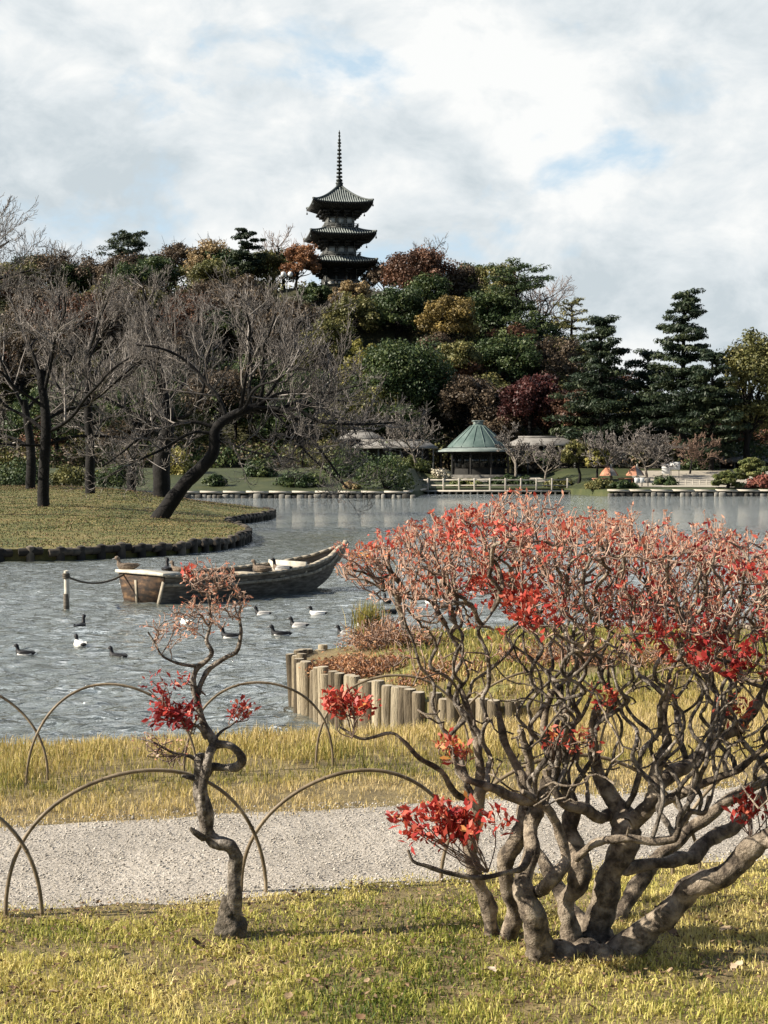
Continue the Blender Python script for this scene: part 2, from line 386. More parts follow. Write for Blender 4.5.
# more open patches to the upper left, solid bank to the right
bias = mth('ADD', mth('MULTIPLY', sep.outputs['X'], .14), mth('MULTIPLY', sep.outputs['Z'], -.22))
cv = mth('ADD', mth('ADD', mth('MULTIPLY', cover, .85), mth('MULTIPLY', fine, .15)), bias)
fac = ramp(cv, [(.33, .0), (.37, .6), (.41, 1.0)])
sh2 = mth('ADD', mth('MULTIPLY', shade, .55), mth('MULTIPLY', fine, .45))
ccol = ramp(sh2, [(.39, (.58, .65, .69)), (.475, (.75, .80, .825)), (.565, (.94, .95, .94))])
L.new(ccol, bgc.inputs['Color']); L.new(mth('MULTIPLY', ramp(sep.outputs['Z'], [(.31, .26), (.47, 1.0)]), 2.0), bgc.inputs['Strength'])  # unseen clouds above the frame, added brightness to silver the pond's reflections
# cloud bank to the north; overhead and behind kept clear so shadows stay dark
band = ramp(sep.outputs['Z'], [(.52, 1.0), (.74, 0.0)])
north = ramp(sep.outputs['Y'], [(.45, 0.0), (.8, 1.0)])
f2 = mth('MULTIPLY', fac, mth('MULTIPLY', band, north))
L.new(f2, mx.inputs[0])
# thin veil over the blue parts
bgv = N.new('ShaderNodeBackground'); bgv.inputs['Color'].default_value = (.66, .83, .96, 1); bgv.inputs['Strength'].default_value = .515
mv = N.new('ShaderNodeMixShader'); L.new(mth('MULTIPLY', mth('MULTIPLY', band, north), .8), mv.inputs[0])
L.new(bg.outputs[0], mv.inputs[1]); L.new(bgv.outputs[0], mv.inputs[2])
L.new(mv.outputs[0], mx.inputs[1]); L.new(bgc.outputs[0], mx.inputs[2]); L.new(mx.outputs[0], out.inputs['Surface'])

sc.view_settings.view_transform = 'Standard'; sc.view_settings.look = 'None'; sc.view_settings.exposure = 1.0; sc.view_settings.gamma = 1

# ================================================================ ground and water
def crest(x): return np.clip(9.2 + .22 * (np.asarray(x) + .55), 8.4, 9.6)
def near_z(x, y):
    x = np.asarray(x, float); y = np.asarray(y, float)
    b = .03 * (fbm(x * .8 + 3, y * .8, 3) - .5) * sstep(0, 1, np.abs(y - path_mid(x)) - .5)
    c = crest(x)
    g = sstep(.8, 1.9, x)      # on the right the bank runs on into the headland
    return b - (1.5 - .99 * g) * sstep(0, 1, (y - c) / (2.2 + 1.5 * g))
def path_near(x): return 5.95 + .27 * np.asarray(x, float)
def path_far(x): return 7.36 + .245 * np.asarray(x, float)
def path_mid(x): return (path_near(x) + path_far(x)) / 2
def grid(xs, ys, zf):
    X, Y = np.meshgrid(xs, ys); Z = zf(X, Y); n, m = X.shape
    V = np.stack([X, Y, Z], -1).reshape(-1, 3)
    i = np.arange(n - 1)[:, None] * m; j = np.arange(m - 1)[None]
    Q = np.stack([i + j, i + j + 1, i + m + j + 1, i + m + j], -1).reshape(-1, 4)
    return V, Q
mb = MB(); mb.add(*grid(np.array([-2500., -300, 300, 2500]), np.array([-2500., -200, 600, 3500]), lambda X, Y: X * 0 - 3.2)); struct(mb.build('ground', M['terrain']))
xs = np.unique(np.concatenate([np.linspace(-40, -5, 30), np.linspace(-5, 6, 112), np.linspace(6, 40, 28)]))
ys = np.unique(np.concatenate([np.linspace(-25, 3, 20), np.linspace(3, 14.6, 117)]))
mb = MB(); mb.add(*grid(xs, ys, near_z)); struct(mb.build('lawn', M['lawn'], smooth=True))
# gravel path, a strip a few millimetres above the soil
t = np.linspace(0, 1, 15); xs = np.linspace(-30, 30, 301)
wob = lambda x, k: .09 * (fbm(x * 1.7 + k, x * 0 + k, 4) - .5) + .05 * (vnoise(x * 9, x * 0 + k) - .5)
pv = []
for x in xs:
    a = path_near(x) + wob(x, 3.1) * 1.6; b = path_far(x) + wob(x, 8.4) * 1.6
    for k in t: pv.append((x, a + (b - a) * k, .0015 + math.sin(math.pi * k) * .012 * (.5 + fbm(np.array(x * 2.), np.array((a + (b - a) * k) * 2.), 3) - .45)))
n, m = len(xs), len(t); i = np.arange(n - 1)[:, None] * m; j = np.arange(m - 1)[None]
Q = np.stack([i + j, i + m + j, i + m + j + 1, i + j + 1], -1).reshape(-1, 4)
mb = MB(); mb.add(pv, Q); struct(mb.build('path', M['path'], smooth=True))
# pond
WY = 70.0
mb = MB(); mb.add(*grid(np.linspace(-260, 260, 14), np.linspace(WY, 176, 9), lambda X, Y: X * 0 + WATER))
mb.add(*grid(np.linspace(-260, 260, 14), np.linspace(8.6, WY, 5), lambda X, Y: X * 0 + WATER - .09 * (Y < WY - .1)))
# wind ripples as real waves over the part of the pond seen from near by
yr = [9.0]
while yr[-1] < WY: yr.append(yr[-1] + max(.034, .0019 * yr[-1] ** 1.12))
yr = np.array(yr); yr[-1] = WY; uu = np.linspace(-1, 1, 400)
YY = np.repeat(yr[:, None], len(uu), 1); XX = uu[None] * (.30 * YY + 3)
rw = np.random.RandomState(14); ZZ = np.zeros_like(XX); sl = 0
for k in range(56):
    lam = .13 * (8.0 ** rw.rand()); th = R(90 + 12) + R(34) * rw.randn(); kk = 2 * math.pi / lam
    res = np.clip((lam - 2.2 * np.gradient(yr)[:, None]) / (.8 * lam), 0, 1)      # leave out what the grid cannot carry
    ZZ += res * (.036 / kk) * (1 + .3 * (lam > .5)) * np.sin(kk * (XX * math.cos(th) + YY * math.sin(th)) + rw.rand() * 6.28 + 1.6 * fbm(XX * .35 + k, YY * .5, 2) * 2)
gst = .55 + .95 * fbm(XX * .10 + 3, YY * .16, 3)
ZZ *= gst * 1.12 * sstep(WY, WY - 12, YY); ZZ -= 0.0
n_, m_ = XX.shape; i = np.arange(n_ - 1)[:, None] * m_; j = np.arange(m_ - 1)[None]
mb.add(np.stack([XX, YY, WATER + ZZ], -1).reshape(-1, 3), np.stack([i + j, i + j + 1, i + m_ + j + 1, i + m_ + j], -1).reshape(-1, 4))
wm = bpy.data.materials.new('pond_water'); wm.use_nodes = True
nt = wm.node_tree; N2 = nt.nodes; L2 = nt.links; p = N2['Principled BSDF']
p.inputs['Base Color'].default_value = (.105, .115, .098, 1); p.inputs['Roughness'].default_value = .04; p.inputs['IOR'].default_value = 2.5
p.inputs['Specular IOR Level'].default_value = .6
tcw = N2.new('ShaderNodeTexCoord')
def wn(scale, det, stretch, dist):
    mpw = N2.new('ShaderNodeMapping'); mpw.inputs['Scale'].default_value = stretch; mpw.inputs['Rotation'].default_value = (0, 0, R(12))
    L2.new(tcw.outputs['Object'], mpw.inputs['Vector'])
    n = N2.new('ShaderNodeTexNoise'); n.inputs['Scale'].default_value = scale; n.inputs['Detail'].default_value = det; n.inputs['Distortion'].default_value = dist
    n.inputs['Roughness'].default_value = .5
    L2.new(mpw.outputs['Vector'], n.inputs['Vector']); return n.outputs['Fac']
a1 = wn(4.5, 4, (.6, 1.5, 1), .8); a2 = wn(1.2, 2, (.6, 1.3, 1), .4)
gust = wn(.12, 3, (.5, 1.6, 1), .5)
def m2(op, a, b):
    n = N2.new('ShaderNodeMath'); n.operation = op
    for k, x in enumerate((a, b)):
        if isinstance(x, (int, float)): n.inputs[k].default_value = x
        else: L2.new(x, n.inputs[k])
    return n.outputs[0]
h = m2('ADD', m2('MULTIPLY', a1, m2('ADD', m2('MULTIPLY', gust, 1.0), .45)), m2('MULTIPLY', a2, 1.0))
# steep capillary facets too small for the mesh, as slopes straight from noise
cn = N2.new('ShaderNodeTexNoise'); cn.inputs['Scale'].default_value = 7.0; cn.inputs['Detail'].default_value = 3
mpc = N2.new('ShaderNodeMapping'); mpc.inputs['Scale'].default_value = (.7, 1.5, 1); L2.new(tcw.outputs['Object'], mpc.inputs['Vector']); L2.new(mpc.outputs['Vector'], cn.inputs['Vector'])
vs = N2.new('ShaderNodeVectorMath'); vs.operation = 'SUBTRACT'; vs.inputs[1].default_value = (.5, .5, .5); L2.new(cn.outputs['Color'], vs.inputs[0])
vm = N2.new('ShaderNodeVectorMath'); vm.operation = 'MULTIPLY'; vm.inputs[1].default_value = (.55, .95, 0); L2.new(vs.outputs[0], vm.inputs[0])
sy = N2.new('ShaderNodeSeparateXYZ'); L2.new(tcw.outputs['Object'], sy.inputs[0]); my = N2.new('ShaderNodeMapRange'); my.inputs[1].default_value = 35; my.inputs[2].default_value = 110; my.inputs[3].default_value = .9; my.inputs[4].default_value = 2.6; L2.new(sy.outputs['Y'], my.inputs[0])
vk = N2.new('ShaderNodeVectorMath'); vk.operation = 'SCALE'; L2.new(vm.outputs[0], vk.inputs[0]); L2.new(my.outputs[0], vk.inputs['Scale'])
bw = N2.new('ShaderNodeBump'); bw.inputs['Strength'].default_value = 1.0; bw.inputs['Distance'].default_value = .12
L2.new(h, bw.inputs['Height']); va = N2.new('ShaderNodeVectorMath'); va.operation = 'ADD'; L2.new(bw.outputs['Normal'], va.inputs[0]); L2.new(vk.outputs[0], va.inputs[1]); vn = N2.new('ShaderNodeVectorMath'); vn.operation = 'NORMALIZE'; L2.new(va.outputs[0], vn.inputs[0]); L2.new(vn.outputs[0], p.inputs['Normal'])
struct(mb.build('pond', wm, smooth=True))

# far shore and hill
def shore(x):
    x = np.asarray(x, float)
    return 129 + 19 * sstep(2.6, 4.0, x) - 11 * sstep(18.2, 20.5, x)
def hillx(x):
    return np.interp(x, [-160, -120, -60, -28, -7, 6, 15, 24, 33, 43, 60, 120], [14, 19, 25, 25.5, 28, 25.5, 22, 16.5, 8.5, 3, 2.5, 3])
def far_z(x, y):
    x = np.asarray(x, float); y = np.asarray(y, float)
    d = np.maximum(y - shore(x), 0)
    flat = -.55 + np.minimum(d * (.12 - .055 * sstep(0, 8, x)), 2.0)
    xe = x * 230 / np.maximum(y, 170)
    h = hillx(xe) * sstep(176, 227, y) * (1 - .35 * sstep(270, 420, y))
    return flat + h + .5 * (fbm(x * .15, y * .15, 3) - .5) * sstep(160, 180, y)
xs = np.unique(np.concatenate([np.linspace(-240, -60, 30), np.linspace(-60, 60, 121), np.linspace(60, 240, 30)]))
off = np.concatenate([[0], np.linspace(.5, 30, 24), np.linspace(33, 110, 40), np.linspace(120, 420, 30)])
V = []
for o_ in off: 
    yy = shore(xs) + o_ + .6 * 0
    V.append(np.stack([xs, yy, far_z(xs, yy)], 1))
V.insert(0, np.stack([xs, shore(xs), xs * 0 - 2.0], 1))
V = np.concatenate(V); m = len(xs); n = len(off) + 1
i = np.arange(n - 1)[:, None] * m; j = np.arange(m - 1)[None]
Q = np.stack([i + j, i + j + 1, i + m + j + 1, i + m + j], -1).reshape(-1, 4)
cy = V[Q].mean(1); hi = cy[:, 1] > 168
pav = (~hi) & (cy[:, 0] > 4) & (cy[:, 1] > 150 - 12 * (cy[:, 0] > 21)) & (cy[:, 1] < 163)
mb = MB(); mb.add(V, Q, mi=np.where(hi, 0, 1)); struct(mb.build('hill', [M['terrain'], M['farlawn']], smooth=True))

# peninsula with a leafy lawn
def pen_z(x, y): 
    x = np.asarray(x, float); y = np.asarray(y, float)
    e = np.full(x.shape, 99.)
    for k in range(len(pen)):
        a = pen[k]; b = pen[(k + 1) % len(pen)]; d = b - a; tt = np.clip(((x - a[0]) * d[0] + (y - a[1]) * d[1]) / (d @ d + 1e-9), 0, 1)
        e = np.minimum(e, np.hypot(x - a[0] - tt * d[0], y - a[1] - tt * d[1]))
    return -.74 + np.clip((y - 46) * .022, 0, .95) * sstep(0, 8, e) + .06 * (fbm(x * .5, y * .5, 3) - .5)
pen_px = [(-260, 556), (-120, 554), (0, 550), (60, 549), (120, 546.5), (180, 543.5), (215, 540), (236, 536.5), (246, 532.5), (246, 528.5), (238, 525), (224, 521), (228, 518), (250, 515.5), (268, 513), (273, 510.8), (262, 508), (240, 505.2), (210, 502.2), (180, 499.5), (150, 497.6), (90, 496.5), (0, 496.2), (-260, 496)]
pen = np.array([onz(a, b, -.75)[:2] for a, b in pen_px])
pen[:, 1] = np.minimum(pen[:, 1], 118)
def inside(poly, X, Y):
    r = np.zeros(X.shape, bool); n = len(poly)
    for k in range(n):
        x1, y1 = poly[k]; x2, y2 = poly[(k + 1) % n]
        c = ((y1 > Y) != (y2 > Y)) & (X < (x2 - x1) * (Y - y1) / (y2 - y1 + 1e-12) + x1)
        r ^= c
    return r
def patch(poly, zf, step, skirt):
    P = [tuple(p) for p in poly]; n = len(P)
    dense = []
    for k in range(n):
        a = np.array(P[k]); b = np.array(P[(k + 1) % n]); q = max(1, int(np.linalg.norm(b - a) / step))
        for i in range(q): dense.append(a + (b - a) * i / q)
    D = np.array(dense); nd = len(D)
    gx = np.arange(D[:, 0].min(), D[:, 0].max(), step); gy = np.arange(D[:, 1].min(), D[:, 1].max(), step)
    X, Y = np.meshgrid(gx, gy); X = X + step * .3 * (np.random.RandomState(1).rand(*X.shape) - .5); k = inside(D, X, Y)
    pts = [Vector(p) for p in np.vstack([D, np.stack([X[k], Y[k]], 1)])]
    ed = [(i, (i + 1) % nd) for i in range(nd)]
    vv, ee, ff, _, _, _ = delaunay_2d_cdt(pts, ed, [], 1, 1e-4)
    A = np.array([(v.x, v.y) for v in vv]); V = np.column_stack([A, zf(A[:, 0], A[:, 1])])
    T = [f for f in ff if len(f) == 3]
    mb = MB(); mb.add(V, None, T)
    S = np.vstack([np.column_stack([D, zf(D[:, 0], D[:, 1])]), np.column_stack([D, np.full(nd, skirt)])])
    Q = [(i, (i + 1) % nd, nd + (i + 1) % nd, nd + i) for i in range(nd)]
    mb.add(S, Q); return mb, D
mb, penD = patch(pen, pen_z, 1.6, -2.0); struct(mb.build('peninsula', M['penin'], smooth=True))

# headland behind the log wall
hl_px = [(296, 656), (299, 661), (312, 666), (330, 671), (350, 677), (372, 683), (400, 690), (430, 696), (470, 700), (520, 702), (600, 703), (800, 704), (1100, 706), (1100, 628), (800, 630), (640, 631), (520, 633), (440, 635), (380, 638), (340, 642), (312, 647), (299, 652)]
HLZ = -.52
hl = np.array([onz(a, b, HLZ)[:2] for a, b in hl_px])
def hl_z(x, y):
    x = np.asarray(x, float); y = np.asarray(y, float)
    e = np.full(x.shape, 9.)
    for k in range(len(hl)):
        a = hl[k]; b = hl[(k + 1) % len(hl)]; d = b - a; tt = np.clip(((x - a[0]) * d[0] + (y - a[1]) * d[1]) / (d @ d), 0, 1)
        e = np.minimum(e, np.hypot(x - a[0] - tt * d[0], y - a[1] - tt * d[1]))
    return HLZ - .06 + .2 * sstep(0, 1.1, e) + .05 * (fbm(x * 2, y * 2, 3) - .5)
mb, hlD = patch(hl, hl_z, .16, -1.8); struct(mb.build('headland', M['headland'], smooth=True))
# ================================================================ tree kit
def unit(a): return a / (np.linalg.norm(a, axis=-1, keepdims=True) + 1e-9)
def clump_leaves(mb, rs, cc, cr, per, ln, wd, center=None, crnd=None, flat=.75, up=0.35, mi=0):
    """leaf faces in clumps. cc centres, cr radii"""
    n = len(cc)
    idx = np.repeat(np.arange(n), per)
    d = unit(rs.randn(len(idx), 3)); rad = rs.rand(len(idx)) ** .4
    o = d * rad[:, None] * cr[idx][:, None]; o[:, 2] *= flat
    C = cc[idx] + o
    N_ = unit(d + np.array([0, 0, up]) + .7 * rs.randn(len(idx), 3))
    D_ = rs.randn(len(idx), 3)
    base = rs.rand(n) if crnd is None else crnd
    rnd = np.clip(base[idx] * .6 + .4 * rs.rand(len(idx)), 0, 1)
    s_ = .7 + .6 * rs.rand(len(idx))
    mb.leaves(C, N_, D_, ln * s_, wd * s_, rnd=rnd, mi=mi, fold=.15)

def leafy(name, px, top, bot, wpx, Y, leafm, label, cat='tree', group=None, ncl=70, per=60, ls=.36, barkm='treebark', seed=0, depth=.9, shape=1.0, bare=0, gap=0.0, lumps=.3):
    rs = np.random.RandomState(seed + int(px) * 7 + int(top))
    T_ = at(px, top, Y); x = T_[0]; gz = float(far_z(x, Y)) if Y > 128 else float(pen_z(x, Y))
    zb = at(px, bot, Y)[2]; rx = wpx / 2 / F * Y
    H = T_[2]; zb = max(zb, gz + .2); rz = (H - zb) / 2; cz = (H + zb) / 2
    o = wthing(name, (x, Y, gz), label, cat, group)
    # crown of leaf clumps
    d = unit(rs.randn(ncl, 3) * np.array([1, 1, 1.0])); d[:, 2] = np.where(d[:, 2] < -.55, -d[:, 2], d[:, 2])
    lump = 1 + lumps * (np.array([mnoise.noise(Vector(q * 2.1 + seed)) for q in d]))
    rad = (.45 + .5 * rs.rand(ncl) ** .6) * lump
    R_ = np.array([rx, rx * depth, rz])
    prof = np.where(d[:, 2] > 0, 1, shape)
    cc = np.array([x, Y, cz]) + d * rad[:, None] * R_ * np.stack([prof, prof, np.ones(ncl)], 1)
    cr = (.2 + .16 * rs.rand(ncl)) * (rx * rz) ** .5 * (1 - gap * .4)
    zt_ = (cc[:, 2] + cr * .6).max(); cc[:, 2] = zb + (cc[:, 2] - zb) * np.where(cc[:, 2] > zb, (H - zb) / (zt_ - zb), 1)
    m = MB(); clump_leaves(m, rs, cc, cr, int(per * 1.7), ls, ls * .62)
    # trunk and limbs
    t = MB(); r0 = .028 * (H - gz) + .06
    base = np.array([x + .1 * rs.randn(), Y, gz - .3]); hub = np.array([x + .15 * rs.randn() * rx, Y, zb + rz * .35])
    mid = (base + hub) / 2 + np.array([.25 * rs.randn(), .2 * rs.randn(), 0])
    t.tube(spline([base, mid, hub, (hub + np.array([x, Y, H])) / 2], 4), np.linspace(r0, r0 * .35, 13), 7)
    k = min(ncl, 26)
    for c in cc[rs.permutation(ncl)[:k]]:
        a = hub + (np.array([x, Y, H]) - hub) * rs.rand() * .3 - np.array([0, 0, rs.rand() * rz * .3]); q = (a + c) / 2 + .12 * rx * rs.randn(3)
        t.tube(spline([a, q, c], 3), np.linspace(r0 * .34, r0 * .08, 7), 4, cap=False)
    if bare:   # fine leafless shoots standing out of the crown
        di = unit(rs.randn(bare, 3) + [0, 0, .7]); ci = cc[rs.randint(0, ncl, bare)]
        e = ci + di * (cr.mean() * (1.1 + 1.2 * rs.rand(bare)))[:, None]
        t.segs(ci, e, .05, .018, 3, rnd=rs.rand(bare))
    t.build('trunk', M[barkm], o, smooth=True)
    m.build('crown', M[leafm], o)
    return o

def bare_segments(seed, H, spread, levels=4, kids=(8, 7, 7, 5), trunk=None, up=.25, droop=0.0, fork=.3, r0=None):
    """returns list of (points, radii, level) in local metres"""
    rg = np.random.RandomState(seed); outp = []
    r0 = r0 or H * .026
    def br(p, d, L, r, lv):
        n = (7, 6, 5, 4, 3)[lv] ; st = L / n; P = [p]; dd = d
        for k in range(n):
            w_ = (.12, .2, .22, .22, .2)[lv]
            dd = unit(dd + w_ * rg.randn(3) + np.array([0, 0, (up - droop * (lv == 1)) * .18 * lv]))
            P.append(P[-1] + dd * st)
        P = np.array(P); rr = np.linspace(r, r * (.42 if lv < levels else .4), n + 1)
        outp.append((P, rr, lv))
        if lv >= levels: return
        nk = kids[lv]
        for c in range(nk):
            f = (fork + (1 - fork) * (c + rg.rand()) / nk) if lv == 0 else .18 + .82 * (c + rg.rand() * .9) / nk
            i = min(int(f * n), n - 1); q = P[i] + (P[i + 1] - P[i]) * (f * n - i)
            ax = unit(P[i + 1] - P[i])
            side = unit(np.cross(ax, rg.randn(3)))
            if lv == 0:
                a = c * 2.4 + rg.rand(); side = np.array([math.cos(a), math.sin(a), 0])
            ang = R((52, 48, 45, 42)[lv] + 12 * rg.randn())
            nd = unit(ax * math.cos(ang) + side * math.sin(ang) + np.array([0, 0, .12]))
            LL = L * (.62, .55, .5, .5)[lv] * (1.1 - .5 * f) * (.75 + .5 * rg.rand())
            if lv == 0: LL = spread * (1.05 - .45 * (f - fork) / (1 - fork)) * (.8 + .4 * rg.rand())
            br(q, nd, LL, max(rr[i] * (.52, .55, .55, .6)[lv], .008 * H / 10), lv + 1)
    if trunk is None:
        br(np.zeros(3), unit(np.array([.05 * rg.randn(), .05 * rg.randn(), 1])), H * .6, r0, 0)
    else:
        P, rr, limbs = trunk
        outp.append((P, rr, 0))
        for (q, nd, LL, r) in limbs: br(np.array(q, float), unit(np.array(nd, float)), LL, r, 1)
    return outp

def bare_meshes(o, segs_, barkm, twigm, tmin=1.0, rs=None):
    rs = rs or np.random.RandomState(3)
    t = MB(); w_ = MB()
    A = []; B = []; ra = []; rb = []
    for P, rr, lv in segs_:
        if lv <= 1: t.tube(spline(P, 3), np.interp(np.linspace(0, 1, (len(P) - 1) * 3 + 1), np.linspace(0, 1, len(P)), rr), 8 if lv == 0 else 6, cap=False, bump=.12 if lv == 0 else 0, bfreq=1.5)
        else: A.append(P[:-1]); B.append(P[1:]); ra.append(rr[:-1]); rb.append(rr[1:])
    A = np.concatenate(A); B = np.concatenate(B)
    w_.segs(A, B, np.maximum(np.concatenate(ra), tmin), np.maximum(np.concatenate(rb), tmin * .7), 3, rnd=np.repeat(rs.rand(len(A) // 3 + 1), 3)[:len(A)])
    t.build('trunk', M[barkm], o, smooth=True); w_.build('twigs', M[twigm], o)

def baretree(name, px, top, Y, wpx, label, seed, levels=4, kids=(8, 7, 6, 4), barkm='treebark', twigm='baretwig', group=None, gz=None, tmin=.018, **kw):
    x = at(px, top, Y)[0]; H_ = at(px, top, Y)[2]
    if gz is None: gz = float(far_z(x, Y)) if Y > 128 else float(pen_z(x, Y))
    H = H_ - gz; spread = wpx / 2 / F * Y
    o = thing(name, (x, Y, gz - .1), label, 'tree', group)
    S = bare_segments(seed, H, spread, levels, kids, **kw)
    zz = max(P[:, 2].max() for P, _, _ in S); k = H / zz
    xx = np.percentile(np.concatenate([np.abs(P[:, 0]) for P, _, _ in S]), 97); kx = spread / xx
    S = [(P * np.array([kx, kx, k]), rr, lv) for P, rr, lv in S]
    bare_meshes(o, S, barkm, twigm, tmin)
    return o

def pine(name, px, top, bot, wpx, Y, label, seed, leafm='needles', layers=9, group=None, lean=0., gz=None, per=70, ls=.5, profile=None, padr=.235):
    rs = np.random.RandomState(seed)
    T_ = at(px, top, Y); x = T_[0]
    if gz is None: gz = float(far_z(x, Y)) if Y > 128 else float(pen_z(x, Y))
    H = T_[2] - gz; zb = max(at(px, bot, Y)[2] - gz, .05); Rm = wpx / 2 / F * Y * 1.12
    o = thing(name, (x, Y, gz), label, 'tree', group)
    t = MB(); m = MB(); r0 = .02 * H + .05
    P = spline([np.array([-lean * H, 0, -.2]), np.array([-lean * H * .4 + .05 * rs.randn(), .2 * rs.randn(), H * .4]), np.array([.02 * H * rs.randn(), 0, H * .75]), np.array([0, 0, H * .98])], 5)
    t.tube(P, np.linspace(r0, r0 * .2, len(P)), 7)
    cc = []; cr = []
    for k in range(layers):
        f = k / (layers - 1); z = zb + (H * .97 - zb) * f
        pr = profile(f) if profile else (1 - f) ** .75 * .95 + .12
        nb = max(3, int(7 * pr + 2))
        for b in range(nb):
            a = b / nb * 6.283 + rs.rand() * 1.2 + k; Lb = Rm * pr * (.5 + .65 * rs.rand())
            zj = z + (H * .97 - zb) / layers * .9 * rs.randn() * .5; i = int(np.argmin(np.abs(P[:, 2] - zj))); s0 = P[i]
            e = s0 + np.array([math.cos(a) * Lb, math.sin(a) * Lb, .1 * Lb + rs.randn() * H * .025])
            q = (s0 + e) / 2 + np.array([0, 0, .08 * Lb])
            t.tube(spline([s0, q, e], 2), np.linspace(r0 * .28, r0 * .08, 5), 4, cap=False)
            for g in (.4, .7, 1.0):
                cpt = s0 + (e - s0) * g; cc.append(cpt + np.array([rs.randn() * .12 * Rm * .6, rs.randn() * .12 * Rm * .6, .05 * H * .2 + .1 * rs.randn() * .3])); cr.append(Rm * padr * (.7 + .6 * rs.rand()) * (.6 + .5 * pr))
    cc.append(np.array([0, 0, H * .97])); cr.append(Rm * padr * .7)
    clump_leaves(m, rs, np.array(cc), np.array(cr), per, ls, ls * .34, flat=.36, up=.9)
    t.build('trunk', M['treebark'], o, smooth=True); m.build('crown', M[leafm], o)
    return o

def bush(name, px, base, wpx, hpx, Y, leafm, label, seed=0, cat='bush', per=50, ncl=26, ls=.25, gz=None, group=None, flat=.8):
    rs = np.random.RandomState(seed + int(px * 3)); x = at(px, base, Y)[0]
    if gz is None: gz = float(far_z(x, Y)) if Y > 128 else float(pen_z(x, Y))
    W = wpx / 2 / F * Y; Hh = hpx / F * Y
    o = wthing(name, (x, Y, gz), label, cat, group)
    d = unit(rs.randn(ncl, 3)); d[:, 2] = np.abs(d[:, 2])
    cc = np.array([x, Y, gz]) + d * np.array([W, W * .7, Hh]) * (.55 + .3 * rs.rand(ncl))[:, None]
    m = MB(); clump_leaves(m, rs, cc, np.full(ncl, .33 * min(W, Hh * 1.3)), per, ls, ls * .6, flat=flat)
    t = MB()
    for c in cc[:9]: t.tube(spline([np.array([x + .1 * rs.randn(), Y, gz - .1]), (c + np.array([x, Y, gz])) / 2, c], 2), np.linspace(.06, .02, 5), 4, cap=False)
    t.build('stems', M['treebark'], o); m.build('foliage', M[leafm], o)
    return o

